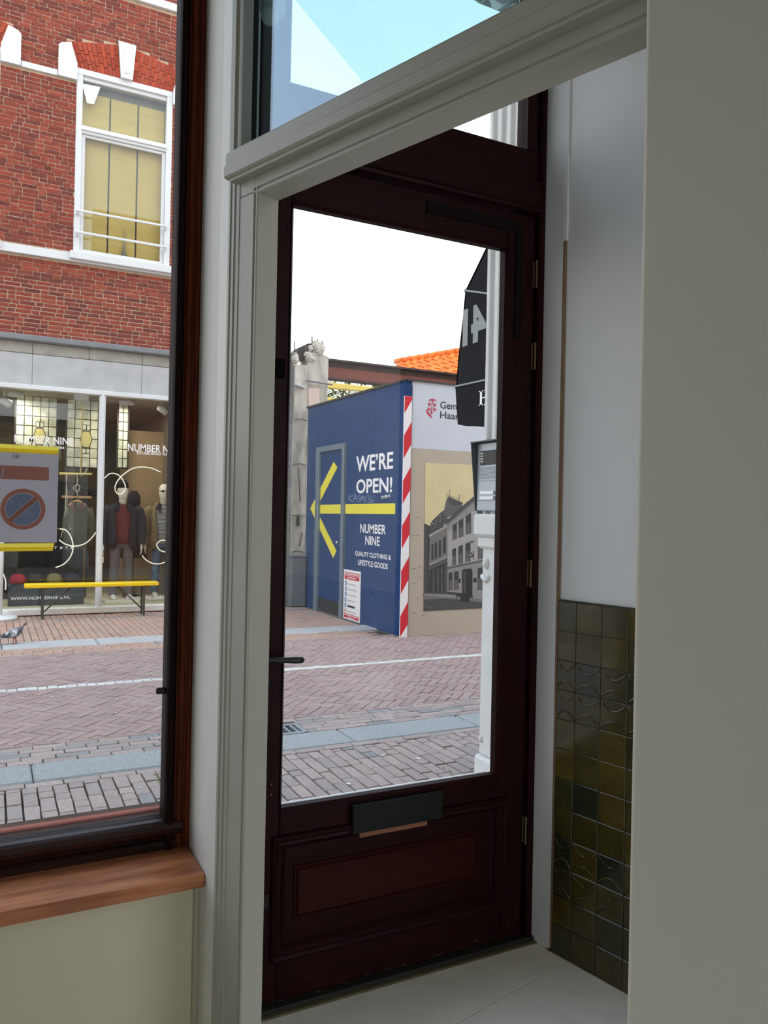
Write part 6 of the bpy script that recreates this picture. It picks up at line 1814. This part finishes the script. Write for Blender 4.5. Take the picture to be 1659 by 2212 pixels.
# ================================================================== NEIGHBOUR AT THE RIGHT OF THE DOOR
pi_ = thing('pilaster', (2.1, 2.78, 0), kind='structure', label='white fluted stone pilaster outside beside the door')
fl_ = [(2.25, 2.66), (1.955, 2.66)]
for k in range(3):
    y = 2.685 + 0.066 * k
    fl_ += [(1.95, y), (1.953, y + 0.008), (1.968, y + 0.014), (1.972, y + 0.026), (1.968, y + 0.038), (1.953, y + 0.046), (1.95, y + 0.05)]
fl_ += [(1.95, 2.885), (2.25, 2.885)]
MB().prism([(x, y, 1.55) for x, y in fl_], (0, 0, 2.2)).build('fluted_shaft', 'whiteworn', pi_)
MB().cbox((1.915, 2.62, 1.462), (2.28, 2.912, 1.562), 0.012).build('base_block', 'whiteworn', pi_)
MB().cbox((1.932, 2.64, 1.41), (2.27, 2.900, 1.465), 0.010).build('base_mould', 'whiteworn', pi_)
MB().cbox((1.95, 2.66, 0.50), (2.25, 2.882, 1.42), 0.008).build('pedestal', 'whiteworn', pi_)
MB().cbox((1.93, 2.64, 0.0), (2.27, 2.893, 0.50), 0.012).build('plinth', 'whiteworn', pi_)
MB().cbox((1.85, 2.60, 0.0), (2.3, 2.95, 0.40), 0.02).build('foot', 'whiteworn', pi_)
for c_, r in ((Vector((1.95, 2.845, 1.345)), 0.020), (Vector((1.95, 2.86, 0.57)), 0.013)):
    MB().loft([[c_ + Vector((-zz * r, rr_ * r * math.cos(2 * PI * k / 12), rr_ * r * 1.3 * math.sin(2 * PI * k / 12))) for k in range(12)] for zz, rr_ in ((-0.3, 1.0), (0.3, 0.95), (0.7, 0.7), (0.95, 0.3))]).build('boss', 'whiteworn', pi_)
MB().tube([(1.95, 2.82, 1.285), (1.945, 2.845, 1.27), (1.945, 2.87, 1.29)], 0.012, 8).build('moulding', 'whiteworn', pi_)
# carved corbel on top
co = thing('corbel', (2.05, 2.85, 3.75), parent=pi_)
sc = [(2.66, 4.2), (2.66, 3.80), (2.70, 3.765), (2.76, 3.75), (2.82, 3.76), (2.86, 3.79), (2.875, 3.83), (2.90, 3.86), (2.95, 3.865), (2.985, 3.89), (2.99, 4.2)]
MB().prism([(1.93, y, z) for y, z in sc], (0.36, 0, 0)).build('scroll_body', 'whiteworn', co)
for y, z, r in ((2.76, 3.80, 0.04), (2.94, 3.905, 0.035)):
    MB().lathe([(r, -0.0), (r, -0.03), (r * 0.6, -0.045), (r * 0.2, -0.05)], (1.935, y, z), 16, axis='X').build('volute', 'whiteworn', co)
for k in range(3):
    MB().tube([(1.925, 2.72 + 0.07 * k, 4.1), (1.915, 2.72 + 0.07 * k, 3.95), (1.92, 2.71 + 0.06 * k, 3.82)], [0.018, 0.02, 0.012], 8).build('leaf_fold', 'whiteworn', co)
MB().box((1.86, 2.55, 4.15), (2.5, 3.15, 4.3)).build('cornice', 'whiteworn', pi_)
MB().box((1.966, 2.34, 0.0), (2.25, 2.665, 4.2)).build('brick_return', mat('brick_red_plain', (164, 84, 74), 0.9, var=0.15, scale=18, stretch=(1, 1, 3)), pi_)
# intercom panel with rain hood on the pilaster
ic = thing('intercom', (1.94, 2.83, 1.575), 'silver intercom panel with rain hood on the white pilaster', 'intercom')
al = mat('brushed_aluminium', (168, 176, 180), 0.4, metal=0.4)
MB().cbox((1.925, 2.735, 1.576), (1.952, 2.898, 1.872), 0.003).build('panel', al, ic)
dk = mat('dark_hood', (84, 90, 94), 0.5, metal=0.3)
MB().prism([(x, 2.900, z) for x, z in ((1.955, 1.575), (1.921, 1.575), (1.892, 1.880), (1.955, 1.885))], (0, 0.004, 0)).build('hood_cheek', dk, ic)
MB().prism([(1.955, y, 1.876) for y in (2.735, 2.904)] + [(1.890, y, 1.874) for y in (2.904, 2.735)], (0, 0, 0.005)).build('hood_top', dk, ic)
MB().cbox((1.922, 2.745, 1.775), (1.927, 2.872, 1.838), 0.002).build('camera_module', 'black', ic)
mb = MB()
for i in range(2):
    for j in range(4): mb.box((1.9205, 2.858 - 0.010 * i, 1.824 - 0.012 * j), (1.922, 2.864 - 0.010 * i, 1.830 - 0.012 * j))
mb.build('keypad', 'letter', ic)
mb = MB()
for j in range(9): mb.box((1.9235, 2.75, 1.764 - 0.006 * j), (1.9252, 2.88, 1.766 - 0.006 * j))
mb.build('speaker_slot', mat('slot_grey', (120, 126, 130), 0.5), ic)
for z in (1.725 - 0.02, 1.62):
    MB().box((1.9238, 2.736, z), (1.9252, 2.897, z + 0.0015)).build('panel_joint', dk, ic)
for z in (1.655, 1.632):
    MB().cbox((1.921, 2.765, z - 0.008), (1.926, 2.868, z + 0.006), 0.001).build('name_strip', 'letter', ic)
    MB().cbox((1.920, 2.745, z - 0.008), (1.926, 2.764, z + 0.006), 0.001).build('bell_button', mat('bell_grey', (90, 94, 96), 0.4), ic)

# black folding awning of the neighbour
aw = thing('awning', (3.2, 3.2, 2.1), 'black fabric shop awning with mirrored grey number 41', 'awning')
cv = fabric('black_awning_canvas', (22, 25, 29), 0.2, 4, 0.4)
AXL = 2.60
ap = [(2.45, 3.60), (2.95, 3.57), (3.40, 3.44), (3.70, 3.28), (3.866, 3.151), (4.086, 2.949), (4.110, 2.775), (4.150, 2.55), (4.172, 2.366)]
inner = [(y - 0.012, z - 0.012) for y, z in ap][::-1]
MB().prism([(AXL, y, z) for y, z in ap + inner], (2.4, 0, 0)).build('canopy', cv, aw)
MB().prism([(AXL, y, z) for y, z in ap + [(4.150, 2.25), (4.135, 2.123), (4.05, 2.105), (3.95, 2.095), (3.85, 2.082), (3.2, 2.07), (2.45, 2.06)]], (0.006, 0, 0)).build('side_panel', cv, aw)
MB().prism([(AXL, y, z) for y, z in ((4.172, 2.366), (4.180, 2.366), (4.143, 2.123), (4.135, 2.123))], (2.4, 0, 0)).build('valance', cv, aw)
gp_ = mat('grey_piping', (150, 158, 164), 0.6)
for a, b in (((4.086, 2.949), (3.30, 2.70)), ((4.172, 2.366), (3.30, 2.345))):
    MB().tube([(AXL - 0.004, a[0], a[1]), (AXL - 0.004, b[0], b[1])], 0.006, 6).build('piping', gp_, aw)
    MB().tube([(AXL, a[0], a[1]), (AXL + 2.4, a[0], a[1])], 0.012, 8).build('rib', 'black', aw)
n41 = [(4.101, 2.606), (3.846, 2.567), (4.104, 2.837)]
mb = MB(); add_text(mb, '41', (AXL - 0.003, n41[0][0], n41[0][1] - 0.005), (0, n41[1][0] - n41[0][0], 0), (0, 0, n41[2][1] - n41[0][1] + 0.0), 0.05, 0, True)
mb.build('number', mat('silver_grey_print', (140, 146, 144), 0.6), aw, recalc=False)
hp = [(3.907, 2.212), (3.828, 2.203), (3.910, 2.301)]
bar = lambda mb, a, b, c, d_: mb.poly([(AXL - 0.003, hp[0][0] + (hp[1][0] - hp[0][0]) * p, hp[0][1] + (hp[2][1] - hp[0][1]) * q) for p, q in ((a, b), (c, b), (c, d_), (a, d_))])
mb = MB()
for u in (0.15, 0.85):
    bar(mb, u, 0.0, u + 0.28, 1.0); bar(mb, u - 0.15, 0.0, u + 0.43, 0.07); bar(mb, u - 0.15, 0.93, u + 0.43, 1.0)
bar(mb, 0.4, 0.46, 0.9, 0.54)
mb.build('lettering', 'letter', aw, recalc=False)

# upper fronts on our side of the street (seen only as reflections)
bw_ = mat('yellow_brick_wall', (196, 172, 110), 0.9, var=0.12, scale=14, stretch=(1, 1, 4))
MB().box((-6, 2.345, 4.3), (1.9, 2.40, 10.5)).build('wall_upper_front', bw_, kind='structure', label='yellow brick upper front above the shop')
MB().box((2.27, 2.36, 0.0), (9.5, 2.60, 9.5)).build('wall_neighbour', mat('neighbour_red_brick', (150, 80, 66), 0.9, var=0.15, scale=14, stretch=(1, 1, 4)), kind='structure', label='brick front of the neighbouring house beyond the pilaster')
